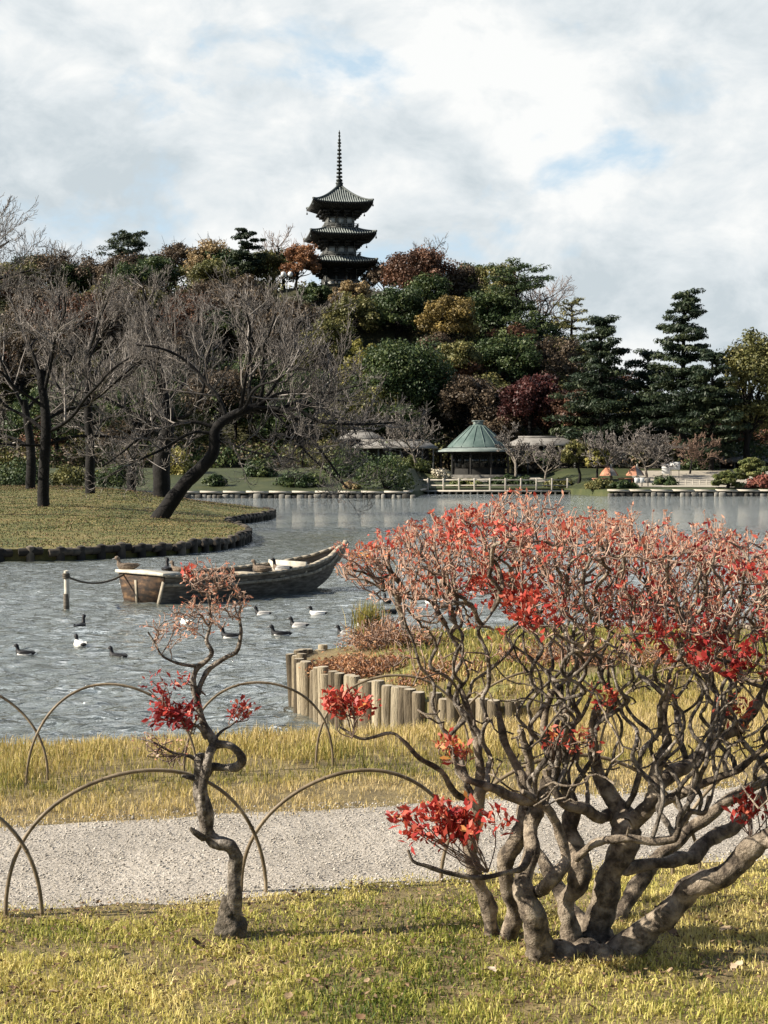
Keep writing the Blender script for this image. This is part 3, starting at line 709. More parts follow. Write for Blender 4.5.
# ================================================================ the wooded hill
HILL = [
 # px, top, bot, w, Y, leaf, label, ncl, per, kw
 (60, 250, 300, 110, 226, 'brownwood', 'wide brownish round tree at the left end of the hill skyline', 90, 55, dict(bare=160)),
 (12, 262, 330, 70, 218, 'olive', 'dull olive tree behind the bare branches at the far left of the hill', 60, 55, dict(bare=60)),
 (176, 243, 285, 56, 238, 'brownwood', 'dark brown tree on the skyline between the flat topped pine and the tan crown', 60, 55, dict(bare=70)),
 (211, 240, 290, 52, 228, 'tan', 'tan rounded crown on the skyline left of the small dark pine', 80, 60, dict(bare=150, gap=.4)),
 (300, 243, 288, 36, 222, 'orange', 'orange brown autumn tree touching the left side of the pagoda', 60, 55, dict(gap=.3)),
 (418, 245, 310, 74, 222, 'russet', 'large russet round tree just right of the pagoda', 120, 65, dict(lumps=.4)),
 (466, 262, 310, 46, 232, 'evergreen', 'dark evergreen on the skyline right of the russet tree', 60, 55, dict()),
 (492, 263, 315, 66, 224, 'olive', 'olive topped tree on the skyline above the golden tree', 80, 55, dict(gap=.5)),
 (448, 296, 345, 62, 205, 'gold', 'golden yellow tree in the middle of the hillside', 90, 65, dict(lumps=.35)),
 (398, 284, 345, 64, 208, 'evergreen', 'dark evergreen left of the golden tree', 80, 60, dict()),
 (401, 336, 424, 104, 188, 'evergreen', 'biggest round glossy dark green tree standing above the pale roof', 190, 80, dict(lumps=.25, ls=.36)),
 (362, 340, 410, 40, 191, 'lime', 'yellow green sunlit foliage leaning on the left of the big round evergreen', 50, 60, dict(gap=.4)),
 (352, 292, 345, 60, 206, 'olive', 'sunlit olive green tree below the pagoda', 80, 60, dict(lumps=.4)),
 (318, 283, 310, 40, 214, 'evergreen', 'small dark green tree hiding the foot of the pagoda', 50, 55, dict()),
 (352, 281, 312, 46, 211, 'tan', 'pale tan thin tree in front of the right foot of the pagoda', 60, 45, dict(bare=160, gap=.6)),
 (384, 262, 300, 44, 228, 'brownwood', 'dull brown tree between the pagoda and the russet tree', 60, 50, dict(bare=90)),
 (470, 375, 430, 62, 184, 'brownwood', 'reddish brown bushy tree behind the green copper roof', 80, 60, dict(bare=60)),
 (530, 372, 428, 66, 180, 'crimson', 'dark crimson maple behind the right of the green roof', 100, 65, dict(lumps=.35)),
 (578, 388, 432, 64, 178, 'russet', 'rust coloured maple right of the crimson maple', 80, 60, dict(lumps=.35, gap=.3)),
 (505, 330, 395, 80, 200, 'evergreen', 'deep green shaded tree above the crimson maple', 100, 60, dict()),
 (455, 340, 385, 56, 196, 'olive', 'dull green tree just below the golden tree', 70, 55, dict()),
 (556, 336, 400, 60, 200, 'brownwood', 'grey brown thin tree on the right shoulder of the hill', 70, 40, dict(bare=220, gap=.6)),
 (330, 320, 380, 70, 198, 'olive', 'mottled olive tree left of the yellow green foliage', 80, 55, dict(gap=.3, bare=60)),
 (288, 300, 360, 76, 202, 'brownwood', 'grey brown wood tree below the orange tree', 80, 45, dict(bare=260, gap=.5)),
 (240, 282, 350, 80, 206, 'brownwood', 'brown leafless looking tree below the small dark pine', 80, 45, dict(bare=260, gap=.5)),
 (190, 288, 360, 84, 204, 'russet', 'faded reddish brown tree behind the leaning cherry', 80, 40, dict(bare=260, gap=.5)),
 (130, 278, 350, 84, 208, 'brownwood', 'brown tree seen through the cherry twigs under the flat topped pine', 80, 45, dict(bare=260, gap=.5)),
 (70, 290, 370, 90, 200, 'russet', 'faded rust tree behind the left cherry trunks', 80, 40, dict(bare=240, gap=.5)),
 (20, 320, 400, 90, 190, 'brownwood', 'dull brown tree low at the far left behind the cherries', 80, 45, dict(bare=240, gap=.5)),
 (300, 368, 430, 90, 184, 'evergreen', 'dark shaded evergreen behind the drooping cherry twigs', 90, 60, dict()),
 (350, 395, 440, 60, 177, 'olive', 'olive shrubby tree behind the left pale roof', 70, 55, dict(gap=.2)),
 (220, 366, 430, 90, 182, 'brownwood', 'brown low tree behind the crown of the leaning cherry', 80, 45, dict(bare=200, gap=.4)),
 (140, 368, 440, 90, 178, 'evergreen', 'dark low evergreen behind the middle cherry trunks', 90, 50, dict()),
 (55, 380, 450, 90, 172, 'evergreen', 'dark low evergreen behind the left cherry trunks', 90, 50, dict()),
 (752, 330, 458, 66, 166, 'olive', 'tall olive brown conifer at the right edge above the white building', 150, 60, dict(lumps=.3, depth=1, shape=1.0)),
 (800, 340, 458, 70, 172, 'evergreen', 'dark tree at the right edge beyond the tall olive conifer', 90, 55, dict()),
 (662, 425, 462, 60, 176, 'brownwood', 'brown thicket tree behind the grey bare trees on the far shore', 60, 50, dict(bare=120)),
 (722, 420, 455, 50, 178, 'russet', 'dull russet tree between the pines and the olive conifer', 60, 50, dict(gap=.2)),
]
for (px, top, bot, wp, Y, lf, lab, ncl, per, kw) in HILL:
    leafy('tree', px, top, bot, wp, Y, lf, lab, ncl=ncl, per=per, **kw)

pine('pine_tree', 128, 235, 262, 46, 232, 'flat topped black pine standing out of the left skyline', 3, layers=4, profile=lambda f: .6 + .4 * math.sin(f * 3), per=60)
pine('pine_tree', 245, 232, 285, 40, 224, 'small dark rounded pine on the skyline left of the pagoda', 5, layers=6, profile=lambda f: .95 - .55 * f, per=90, padr=.26)
# big open layered tree on the right shoulder of the hill
pine('layered_tree', 520, 266, 345, 120, 212, 'wide dark tree with open layered branches on the right shoulder of the hill', 8, leafm='evergreen', layers=9, profile=lambda f: (.85 + .2 * math.sin(f * 9)) * (1 - .55 * f), per=60, padr=.13, ls=.45)
pine('layered_tree', 572, 300, 352, 60, 206, 'thin feathery dark tree at the right end of the hill skyline', 18, leafm='olive', layers=6, profile=lambda f: .9 - .5 * f, per=26, padr=.16, ls=.4)
pine('pine_tree', 602, 322, 436, 78, 172, 'broad dark pine left of the tallest pine', 11, layers=11, profile=lambda f: (1 + .15 * math.sin(f * 9)) * (1 - .8 * f) + .12, per=95, padr=.23)
pine('pine_tree', 648, 356, 440, 72, 174, 'lower dark pine between the broad pine and the tallest pine', 12, layers=8, profile=lambda f: 1 - .6 * f, per=75)
pine('pine_tree', 684, 297, 420, 74, 168, 'tallest dark pine rising above the far shore', 13, layers=13, profile=lambda f: (.85 + .2 * math.sin(f * 11)) * (1.1 - .85 * f) + .1, per=95, padr=.2325)
pine('pine_tree', 712, 352, 448, 60, 163, 'dark drooping pine on the right flank of the tallest pine', 14, layers=9, profile=lambda f: 1 - .7 * f, per=75)

baretree('bare_tree', 284, 226, 232, 62, 'thin bare tree with upright twigs left of the pagoda roofs', 31, 3, (9, 7, 6), barkm='treebark', twigm='brntwig', tmin=.03)
baretree('bare_tree', 427, 228, 234, 46, 'bare twigs standing out above the russet tree', 32, 3, (9, 7, 6), twigm='baretwig', tmin=.025)
baretree('bare_tree', 545, 268, 228, 90, 'bare fine twigged tree against the sky on the right shoulder of the hill', 33, 3, (10, 8, 7), twigm='brntwig', tmin=.03)
baretree('bare_tree', 70, 236, 236, 70, 'faint bare tree on the skyline at the left of the hill', 34, 3, (9, 7, 6), twigm='baretwig', tmin=.025)
baretree('bare_tree', 370, 285, 216, 44, 'grey bare tree in front of the right eaves of the pagoda', 35, 3, (9, 7, 6), twigm='baretwig', tmin=.03)

# the rest of the wood: trees one cannot tell apart, filling the slope
def proto(k, lf):
    rs = np.random.RandomState(90 + k); o = thing('tree', (0, 0, 0), 'woodland tree lost among the many crowns covering the hillside', 'tree', 'trees massed on the hillside')
    nc = 60; d = unit(rs.randn(nc, 3)); d[:, 2] = np.where(d[:, 2] < -.5, -d[:, 2], d[:, 2])
    cc = np.array([0, 0, 4.6]) + d * (.5 + .45 * rs.rand(nc))[:, None] * np.array([3.6, 3.4, 3.2])
    m = MB(); clump_leaves(m, rs, cc, .8 + .7 * rs.rand(nc), 90, .36, .22)
    t = MB(); t.tube(spline([np.array([0, 0, -.5]), np.array([.2, 0, 2]), np.array([0, .1, 5.5])], 4), np.linspace(.25, .08, 9), 7)
    for c in cc[:18]: t.tube(spline([np.array([0, 0, 2 + rs.rand() * 2]), c * .5 + np.array([0, 0, 1.5]), c], 2), np.linspace(.09, .03, 5), 4, cap=False)
    if lf == 'brownwood':
        ci = cc[rs.randint(0, nc, 120)]; t.segs(ci, ci + unit(rs.randn(120, 3) + [0, 0, .7]) * 1.5, .045, .018)
    t.build('trunk', M['treebark'], o, smooth=True); m.build('crown', M[lf], o); return o
protos = [proto(k, lf) for k, lf in enumerate(('evergreen', 'olive', 'brownwood', 'evergreen', 'russet'))]
rs = np.random.RandomState(4); cnt = 0; used = []
for tries in range(4000):
    x = rs.uniform(-68, 48); y = rs.uniform(178, 236)
    if any((x - a) ** 2 + (y - b) ** 2 < 30 for a, b in used) or (abs(x + 6.8 * y / 230) < 10.5 and y > 192): continue
    used.append((x, y)); o = protos[cnt % 5] if cnt < 5 else copy_tree(protos[rs.randint(5)])
    o.location = (x, y, float(far_z(x, y)) - .3); k = .75 + .3 * rs.rand(); o.scale = (k * 1.1, k * 1.1, k); o.rotation_euler.z = rs.rand() * 6
    cnt += 1
    if cnt >= 95: break

# undergrowth that closes the slope between the trees
rs = np.random.RandomState(77); n = 4200
X = rs.uniform(-75, 66, n); Y = rs.uniform(167, 262, n)
Z = far_z(X, Y); keep = ~((np.abs(X + 6.8 * Y / 230) < 9.5) & (Y > 196) & (Y < 240))
cc = np.stack([X, Y, Z + .7 + 1.6 * rs.rand(n)], 1)[keep]
m = MB(); kind_ = (fbm(cc[:, 0] * .08, cc[:, 1] * .08, 3) + .15 * rs.randn(len(cc)))
for k, sel in enumerate((kind_ < .45, (kind_ >= .45) & (kind_ < .58), kind_ >= .58)):
    q = cc[sel]; clump_leaves(m, rs, q, 1.0 + 1.2 * rs.rand(len(q)), 44, .4, .26, mi=k)
tag(m.build('undergrowth', [M['evergreen'], M['brownwood'], M['olive']]), 'dense dark undergrowth covering the hillside between the trees', 'undergrowth', kind='stuff')

# ================================================================ pagoda
PX, PY = at(339.5, 290, 230)[0], 230.0
pz = lambda py: at(340, py, PY)[2]
PB = pz(293)
pg = thing('pagoda', (PX, PY, PB), 'dark three storied wooden pagoda with a tall ringed spire on the wooded hilltop', 'pagoda', rz=R(9))
mpx = PY / F
def pz0(py): return pz(py) - PB
def sqroof(zs_out, half, ztop, halft, under, curve, lift, tag_):
    """curved square roof: eave half width, ridge half width; corners lift"""
    m = MB(); nu, nv = 24, 8; rib = MB(); raf = MB(); und = MB(); hip = MB()
    for side in range(4):
        a = side * math.pi / 2; c0, s0 = math.cos(a), math.sin(a)
        def pt(u, v, dz=0):
            hw = half + (halft - half) * v
            z = zs_out + (ztop - zs_out) * (v ** curve) + lift * (abs(u) ** 3) * (1 - v) ** 2
            x, y = u * hw, -hw
            return (x * c0 - y * s0, x * s0 + y * c0, z + dz)
        V = [pt(-1 + 2 * i / nu, j / nv) for j in range(nv + 1) for i in range(nu + 1)]
        Q = [(j * (nu + 1) + i, j * (nu + 1) + i + 1, (j + 1) * (nu + 1) + i + 1, (j + 1) * (nu + 1) + i) for j in range(nv) for i in range(nu)]
        m.add(V, Q)
        V = [pt(-1 + 2 * i / nu, 0, -dd) for dd in (0, .16) for i in range(nu + 1)]
        und.add(V, [(i, nu + 1 + i, nu + 2 + i, i + 1) for i in range(nu)])
        # underside from eave back to the wall
        V = [pt(-1 + 2 * i / nu, 0, -.16) for i in range(nu + 1)]
        hb = under[0]
        for i in range(nu + 1):
            u = -1 + 2 * i / nu; x, y = u * hb, -hb; V.append((x * c0 - y * s0, x * s0 + y * c0, under[1]))
        und.add(V, [(i, nu + 1 + i, nu + 2 + i, i + 1) for i in range(nu)])
        for i in range(27):    # tile ribs run straight up the slope
            xf = (-1 + 2 * (i + .5) / 27) * half
            pts = []
            for j in range(nv + 1):
                v = j / nv; hw = half + (halft - half) * v
                if abs(xf) > hw + 1e-3: break
                pts.append(pt(xf / hw, v, .05))
            if len(pts) > 1: rib.tube(pts, .085, 5)
        for sg in (-1, 1):
            if sg == 1: hip.tube([pt(1, j / nv, .12) for j in range(nv + 1)], .17, 6)
        for i in range(22):
            u = -1 + 2 * (i + .5) / 22
            x, y = u * hb, -hb; e = pt(u * .99, 0, -.22)
            raf.bar((x * c0 - y * s0, x * s0 + y * c0, under[1] + .04), e, .1, .12)
    rf = m.build('roof', M['roof'], pg, smooth=True)
    rib.build('roof_ribs', M['roofrib'], rf, smooth=True); hip.build('hip_ridge', M['roof'], rf, smooth=True)
    und.build('eaves', M['timber'], rf); raf.build('rafters', M['timber'], rf)
    return rf
def storey(hw, z0, z1, brk):
    m = MB(); m.box((0, 0, (z0 + z1) / 2), (hw * 2 - .1, hw * 2 - .1, z1 - z0)); wl = m.build('wall', M['timber'], pg)
    p_ = MB(); b_ = MB()
    for side in range(4):
        a = side * math.pi / 2; c0, s0 = math.cos(a), math.sin(a)
        T = lambda x, y, z: (x * c0 - y * s0, x * s0 + y * c0, z)
        for i in range(4):
            x = -hw + 2 * hw * i / 3; b_.box(T(x * .97, -hw, (z0 + z1) / 2), (.26, .26, z1 - z0), rz=a)
        for f in (.06, .24, .60): b_.box(T(0, -hw - .03, z0 + (z1 - z0) * f), (hw * 2, .14, .17), rz=a)
        for i in range(3):
            x = -hw + 2 * hw * (i + .5) / 3
            p_.box(T(x, -hw - .02, z0 + (z1 - z0) * .42), (hw * .44, .05, (z1 - z0) * .26), rz=a)
        for i in range(4):     # stepped brackets under the eaves
            x = -hw + 2 * hw * i / 3
            k_ = MB()
            for st in range(3):
                k_.box(T(x * (1 + .12 * st), -hw - .25 - .45 * st, z1 - brk + .3 + .36 * st), (.5 + .25 * st, .5, .2), rz=a)
                k_.bar(T(x * (1 + .06 * st), -hw + .1, z1 - brk + .2 + .36 * st), T(x * (1 + .14 * st), -hw - .5 - .45 * st, z1 - brk + .2 + .36 * st), .16, .16)
            k_.build('bracket', M['timber'], wl)
    p_.build('plaster_panels', M['plaster'], wl); b_.build('frame', M['rail'], wl)
def balcony(hw, z):
    m = MB()
    for side in range(4):
        a = side * math.pi / 2; c0, s0 = math.cos(a), math.sin(a)
        T = lambda x, y, z: (x * c0 - y * s0, x * s0 + y * c0, z)
        m.box(T(0, -hw + .22, z), (hw * 2, .5, .12), rz=a)
        for f in (.35, .62): m.box(T(0, -hw, z + f), (hw * 2 + .3, .09, .09), rz=a)
        for i in range(7): m.box(T(-hw + 2 * hw * i / 6, -hw, z + .3), (.11, .11, .66), rz=a)
    m.build('balcony', M['rail'], pg)
W1, W2, W3 = 4.62, 5.05, 5.2
sqroof(pz0(207), W1, pz0(187.5), .34, (2.3, pz0(214)), 1.5, .34, 3)
storey(1.95, pz0(230), pz0(212.5), 1.3); balcony(2.55, pz0(230.2))
sqroof(pz0(238), W2, pz0(230.6), 2.3, (2.6, pz0(244)), 1.2, .32, 2)
storey(2.2, pz0(258.5), pz0(242.5), 1.3); balcony(2.85, pz0(258.6))
sqroof(pz0(265.5), W3, pz0(258.8), 2.6, (2.8, pz0(271)), 1.2, .32, 1)
storey(2.45, -1.0, pz0(270), 1.3)
m = MB(); m.box((0, 0, -1.4), (8.4, 8.4, .8), bevel=.1); m.build('base', M['stone'], pg)
m = MB()
zt = pz0(188); zb_ = pz0(130)
m.box((0, 0, zt + .2), (1.0, 1.0, .7), bevel=.08); m.lathe([(.5, zt + .5), (.62, zt + .75), (.3, zt + 1.0), (.5, zt + 1.25), (.16, zt + 1.5), (.12, zb_ - 1.6), (.04, zb_)], (0, 0, 0), 10); sp_ = m.build('spire', M['bronze'], pg, smooth=True)
m = MB()
for k in range(9):
    z = pz0(180.5) + k * (pz0(150) - pz0(180.5)) / 8; r = .50 - .022 * k
    m.lathe([(r * .55, z - .03), (r, z - .13), (r, z + .1), (r * .55, z + .03)], (0, 0, 0), 12)
m.build('spire_rings', M['bronze'], sp_, smooth=True)
m = MB()
for k, (r, py) in enumerate(((.28, 146), (.34, 143), (.25, 140), (.2, 136), (.17, 133))): m.lathe([(.03, pz0(py) - .35), (r, pz0(py)), (.03, pz0(py) + .35)], (0, 0, 0), 6)
m.build('flame_ornament', M['bronze'], sp_)
for h, py in ((W1, 207.5), (W2, 239.5), (W3, 267)):
    for sx, sy in ((1, 1), (1, -1), (-1, 1), (-1, -1)):
        m = MB(); z = pz0(py) + .3; m.tube([(sx * h * .985, sy * h * .985, z), (sx * h * .985, sy * h * .985, z - .5)], .03, 5); m.lathe([(.03, z - .45), (.1, z - .5), (.13, z - .72), (.15, z - .76), (.0, z - .75)], (sx * h * .985, sy * h * .985, 0), 8)
        m.build('wind_bell', M['bronze'], pg, smooth=True)
# lamp with white globes by the pagoda
lp = at(287, 290, 219); lg = float(far_z(lp[0], 219))
la = thing('lamp_post', (lp[0], 219, lg), 'small lamp post with two white globes left of the pagoda foot', 'lamp post')
zt = at(287, 276, 219)[2] - lg
m = MB(); m.tube([(0, 0, -.2), (0, 0, zt)], .06, 8); m.tube([(-.5, 0, zt - .15), (.5, 0, zt - .15)], .04, 6); m.build('post', M['rail'], la)
for sx in (-.5, .5):
    m = MB(); m.lathe([(.02, -.42), (.3, -.3), (.42, 0), (.3, .3), (.02, .42)], (sx, 0, zt + .25), 12); m.build('globe', M['white'], la, smooth=True)
# ================================================================ the far shore
def fz(x, y): return float(far_z(x, y))
def edging(name, xs, label, top=.02, h=.62, seed=0, cap=True, Mm='stone'):
    rs = np.random.RandomState(seed)
    x0 = (xs[0] + xs[1]) / 2; y0 = float(shore(x0))
    o = wthing(name, (x0, y0, WATER), label, 'stone edging')
    m = MB(); x = xs[0]
    while x < xs[1]:
        w_ = .35 + .4 * rs.rand(); hh = h * (.75 + .4 * rs.rand()); yy = float(shore(x + w_ / 2))
        if abs(float(shore(x + w_)) - float(shore(x))) < .6:
            m.box((x + w_ / 2, yy - .16 + .06 * rs.randn(), WATER - .15 + hh * .36), (w_ * .97, .5, hh * .72 + .3), rnd=rs.rand(), bevel=.07, rz=.1 * rs.randn())
        x += w_
    m.build('stones', M[Mm], o)
    if cap:
        m = MB(); q = np.arange(xs[0], xs[1], 2.0)
        for a in q:
            ya, yb = float(shore(a)), float(shore(a + 1.97)); m.bar((a, ya - .1, WATER + h + .06), (a + 1.97, yb - .1, WATER + h + .0), .62, .17, rnd=rs.rand())
        m.build('kerb', M['palewood'], o)
    return o
edging('stone_edging', (-46, 2.5), 'pale stone edging along the water below the dark bank left of the timber landing', h=.5, seed=1)
edging('stone_edging', (20.7, 48), 'pale stone edging along the water in front of the gravel on the right', h=.5, seed=2)

# timber landing with rails
lx0, lx1 = at(412, 490, 147)[0], at(572, 490, 147)[0]
L0 = wthing('landing', ((lx0 + lx1) / 2, 147, WATER), 'long pale timber landing with low rails below the green roofed pavilion', 'landing')
m = MB(); zd = at(400, 491, 147)[2]
m.box(((lx0 + lx1) / 2, 147.3, zd), (lx1 - lx0, 1.6, .16)); m.build('deck', M['palewood'], L0)
m = MB()
for x in np.arange(lx0 + .2, lx1, .7): m.tube([(x, 146.6, -1.7), (x, 146.6, zd - .05)], .11, 6)
m.build('piles', M['stone'], L0)
m = MB(); zr = at(400, 480, 147)[2]
for zz in (zr, (zr + zd) / 2): m.box(((lx0 + lx1) / 2, 147.9, zz), (lx1 - lx0, .1, .12))
m.build('rails', M['palewood'], L0)
for x in np.arange(lx0 + .05, lx1, 1.55):
    m = MB(); m.box((x, 147.9, (zr + zd) / 2 + .08), (.16, .16, zr - zd + .2), bevel=.02); m.build('post', M['palewood'], L0)

# pavilion with a green copper roof
VY = 166.0; vc = at(478, 470, VY); vg = fz(vc[0], VY); vz = lambda py: at(478, py, VY)[2] - vg; px_ = VY / F
pv_ = thing('pavilion', (vc[0], VY, vg), 'round open pavilion with a tall green copper roof and a dark interior', 'pavilion', rz=R(9))
m = MB(); r1 = 31 * px_
m.lathe([(r1, vz(447.5)), (r1 * .98, vz(446)), (r1 * .78, vz(440.5)), (r1 * .5, vz(433)), (r1 * .24, vz(426)), (.42, vz(424))], (0, 0, 0), 16)
rf = m.build('roof', M['copper'], pv_, smooth=False)
m = MB()
for k in range(16):
    a = k / 16 * 2 * math.pi
    m.tube([(math.cos(a) * r * 1.004, math.sin(a) * r * 1.004, z + .0) for r, z in ((r1, vz(447.2)), (r1 * .78, vz(440.3)), (r1 * .5, vz(432.8)), (r1 * .24, vz(425.8)))], .05, 4)
m.build('seams', M['copper'], rf)
m = MB(); m.box((0, 0, vz(423)), (.95, .9, .45), bevel=.05); m.box((0, 0, vz(421)), (1.25, 1.1, .12), bevel=.03); m.build('roof_vent', M['copperd'], rf)
m = MB(); r2 = 44 * px_
m.lathe([(r2, vz(452)), (r2, vz(450.6)), (r1 * .99, vz(447.9)), (r1 * .9, vz(447.8))], (0, 0, 0), 32); m.lathe([(r2, vz(452)), (r2 * .6, vz(450.5))], (0, 0, 0), 32); m.build('lower_roof', M['copperd'], pv_, smooth=False)
for k in range(12):
    a = k / 12 * 2 * math.pi + .12; m = MB(); r = r2 * .88
    m.tube([(math.cos(a) * r, math.sin(a) * r, -.3), (math.cos(a) * r, math.sin(a) * r, vz(451))], .11, 8); m.build('post', M['timber'], pv_)
m = MB(); m.lathe([(r2 * .62, -.3), (r2 * .62, vz(450.5))], (0, 0, 0), 16); m.build('wall', M['timber'], pv_)
for k in range(9):
    a = math.pi * (1.08 + .84 * k / 8); m = MB(); r = r2 * .625
    m.box((math.cos(a) * r, math.sin(a) * r, vz(461)), (1.0, .06, 1.5), rz=a + math.pi / 2); f = m.build('window', M['timber'], pv_)
    m = MB(); m.box((math.cos(a) * (r + .05), math.sin(a) * (r + .05), vz(461)), (.82, .03, 1.3), rz=a + math.pi / 2); m.build('pane', M['glassd'], f)
m = MB(); m.lathe([(0.01, .12), (r2 * .98, .12), (r2 * 1.0, -.3)], (0, 0, 0), 32); m.build('floor', M['stone'], pv_)

# low houses with pale roofs on both sides
def house(cx, Y, x0, x1, ytop, yeave, ybase, label, rm='grayroof', depth=6, wallm='timber', hip=.2, posts=6, eave=1.0):
    a = at(x0, ybase, Y)[0]; b = at(x1, ybase, Y)[0]; c = (a + b) / 2; g = fz(c, Y); W = b - a
    o = thing('house', (c, Y + depth / 2, g), label, 'house')
    ze = at(0, yeave, Y)[2] - g; zr = at(0, ytop, Y)[2] - g
    m = MB(); h = W / 2; d = depth / 2; r = h * (1 - hip * 2)
    V = [(-h, -d, ze), (h, -d, ze), (h, d, ze), (-h, d, ze), (-r, 0, zr), (r, 0, zr)]
    V2 = [(x, y, z - .18) for x, y, z in V[:4]]
    m.add(V + V2, [(0, 1, 5, 4), (2, 3, 4, 5), (0, 6, 7, 1), (1, 7, 8, 2), (2, 8, 9, 3), (3, 9, 6, 0), (9, 8, 7, 6)], [(1, 2, 5), (3, 0, 4)])
    rf = m.build('roof', M[rm], o)
    m = MB(); m.bar((-r - .2, 0, zr + .06), (r + .2, 0, zr + .06), .35, .22); m.build('ridge', M[rm], rf)
    m = MB(); m.box((0, .2, (ze - .2) / 2), (W - eave * 2, depth - eave * 2, ze + .1)); m.build('wall', M[wallm], o)
    for k in range(posts):
        m = MB(); x = -h + .5 + (W - 1) * k / (posts - 1); m.box((x, -d + .45, ze / 2 - .2), (.16, .16, ze), bevel=.02); m.build('post', M['rail'], o)
    return o
house(0, 168, 338, 384, 431, 438, 452, 'left pale roofed house with the small raised gable beyond the dark bushes', hip=.28, posts=4)
house(0, 164, 352, 438, 440.5, 447, 468, 'long low house with a pale grey roof left of the green pavilion', hip=.12, posts=8)
house(0, 169, 508, 580, 437, 444.5, 468, 'low grey roofed wing right of the green pavilion', hip=.2, posts=5)
ro = house(0, 170, 716, 800, 455, 461, 478, 'low pale roofed building behind the clipped pines at the right edge', hip=.08, posts=6)
o = wthing('white_building', (at(731, 465, 176)[0], 178, 1), 'plain white walled block with a flat top at the right of the far shore', 'building')
bx = at(731, 465, 176)[0]; zt = at(731, 450.5, 176)[2]
m = MB(); m.box((bx, 178, zt / 2), (27 / F * 176, 4, zt), bevel=.03); m.build('wall', M['white'], o)
m = MB(); m.box((bx, 178, zt + .08), (27 / F * 176 + .3, 4.3, .14), bevel=.03); m.build('roof', M['grayroof'], o)
m = MB(); m.box((bx - 1.0, 175.97, 1.4), (1.2, .06, 1.2)); wn_ = m.build('window', M['rail'], o); m = MB(); m.box((bx - 1.0, 175.93, 1.4), (1.0, .05, 1.0)); m.build('pane', M['glassd'], wn_)

# pale gravel ground by the pavilion and on the right
def sheet(name, pts, mm, dz=.03):
    P = np.array(pts); m_ = MB(); 
    gx = np.linspace(0, 1, 13); rows = []
    (a, b, c, d) = P
    V = []
    for v_ in np.linspace(0, 1, 9):
        for u_ in gx:
            q = (a * (1 - u_) + b * u_) * (1 - v_) + (d * (1 - u_) + c * u_) * v_
            V.append((q[0], q[1], fz(q[0], q[1]) + dz))
    m_.add(V, [(j * 13 + i, j * 13 + i + 1, (j + 1) * 13 + i + 1, (j + 1) * 13 + i) for j in range(8) for i in range(12)])
    return struct(m_.build(name, M[mm]))
sheet('forecourt', [(7, 156.5), (17.5, 156.5), (17, 163), (7.5, 163)], 'paving', .05)
sheet('gravel_court', [(24, 140.5), (60, 139), (62, 163), (27, 163)], 'paving', .05)

# clipped hedges, bushes
BUSH = [
 (407, 476, 52, 13, 157, 'bonsai', 'long low clipped hedge left of the pale forecourt', 'hedge'),
 (467, 479, 44, 7, 151, 'bonsai', 'low flat hedge between the landing and the forecourt', 'hedge'),
 (440, 471, 26, 12, 160, 'flower', 'pale flowering bush at the left of the forecourt', 'bush'),
 (512, 478, 60, 9, 154, 'evergreen', 'dark low hedge behind the right half of the landing', 'hedge'),
 (560, 481, 40, 9, 150, 'olive', 'olive hedge at the right end of the landing', 'hedge'),
 (600, 486, 34, 9, 140, 'olive', 'low olive hedge by the water below the left orange parasol', 'hedge'),
 (622, 488, 40, 8, 140, 'evergreen', 'low dark hedge by the water below the right orange parasol', 'hedge'),
 (664, 486, 26, 9, 143, 'evergreen', 'small dark hedge left of the white sign boards', 'hedge'),
 (700, 474, 44, 18, 166, 'evergreen', 'dark hedge in front of the white building', 'hedge'),
 (765, 489, 46, 13, 140, 'hedge', 'rounded russet clipped hedge at the right edge by the water', 'hedge'),
 (385, 496, 62, 42, 131, 'evergreen', 'large dark bush leaning over the water at the right tip of the dark bank', 'bush'),
 (350, 478, 60, 34, 140, 'evergreen', 'dark dense bush behind the tip of the dark bank', 'bush'),
 (328, 470, 50, 30, 146, 'olive', 'olive green bush at the top of the dark bank', 'bush'),
 (300, 488, 64, 14, 133, 'evergreen', 'low spreading dark bush in the middle of the dark bank', 'bush'),
 (352, 488, 18, 9, 131, 'tan', 'small pale rounded bush near the water on the dark bank', 'bush'),
 (214, 486, 26, 12, 133, 'evergreen', 'small round bush on the left of the dark bank', 'bush'),
 (260, 478, 40, 18, 140, 'evergreen', 'round dark bush behind the dark bank below the drooping twigs', 'bush'),
 (176, 478, 44, 26, 142, 'lime', 'yellow green bush behind the leaning cherry trunk', 'bush'),
 (120, 482, 56, 24, 128, 'evergreen', 'dark bush between the middle cherry trunks', 'bush'),
 (70, 484, 44, 22, 128, 'olive', 'olive bush right of the left cherry trunk', 'bush'),
 (20, 484, 60, 30, 128, 'evergreen', 'dark bush at the far left behind the cherry trunks', 'bush'),
 (96, 476, 30, 16, 136, 'lime', 'yellowish bush seen low between the cherry trunks', 'bush'),
]
for (px, b, wp, hp, Y, lf, lab, cat) in BUSH: bush('hedge' if cat == 'hedge' else 'bush', px, b, wp, hp, Y, lf, lab, cat=cat, ncl=40 if wp > 30 else 18, per=70, gz=None if Y > 128.5 else .0)

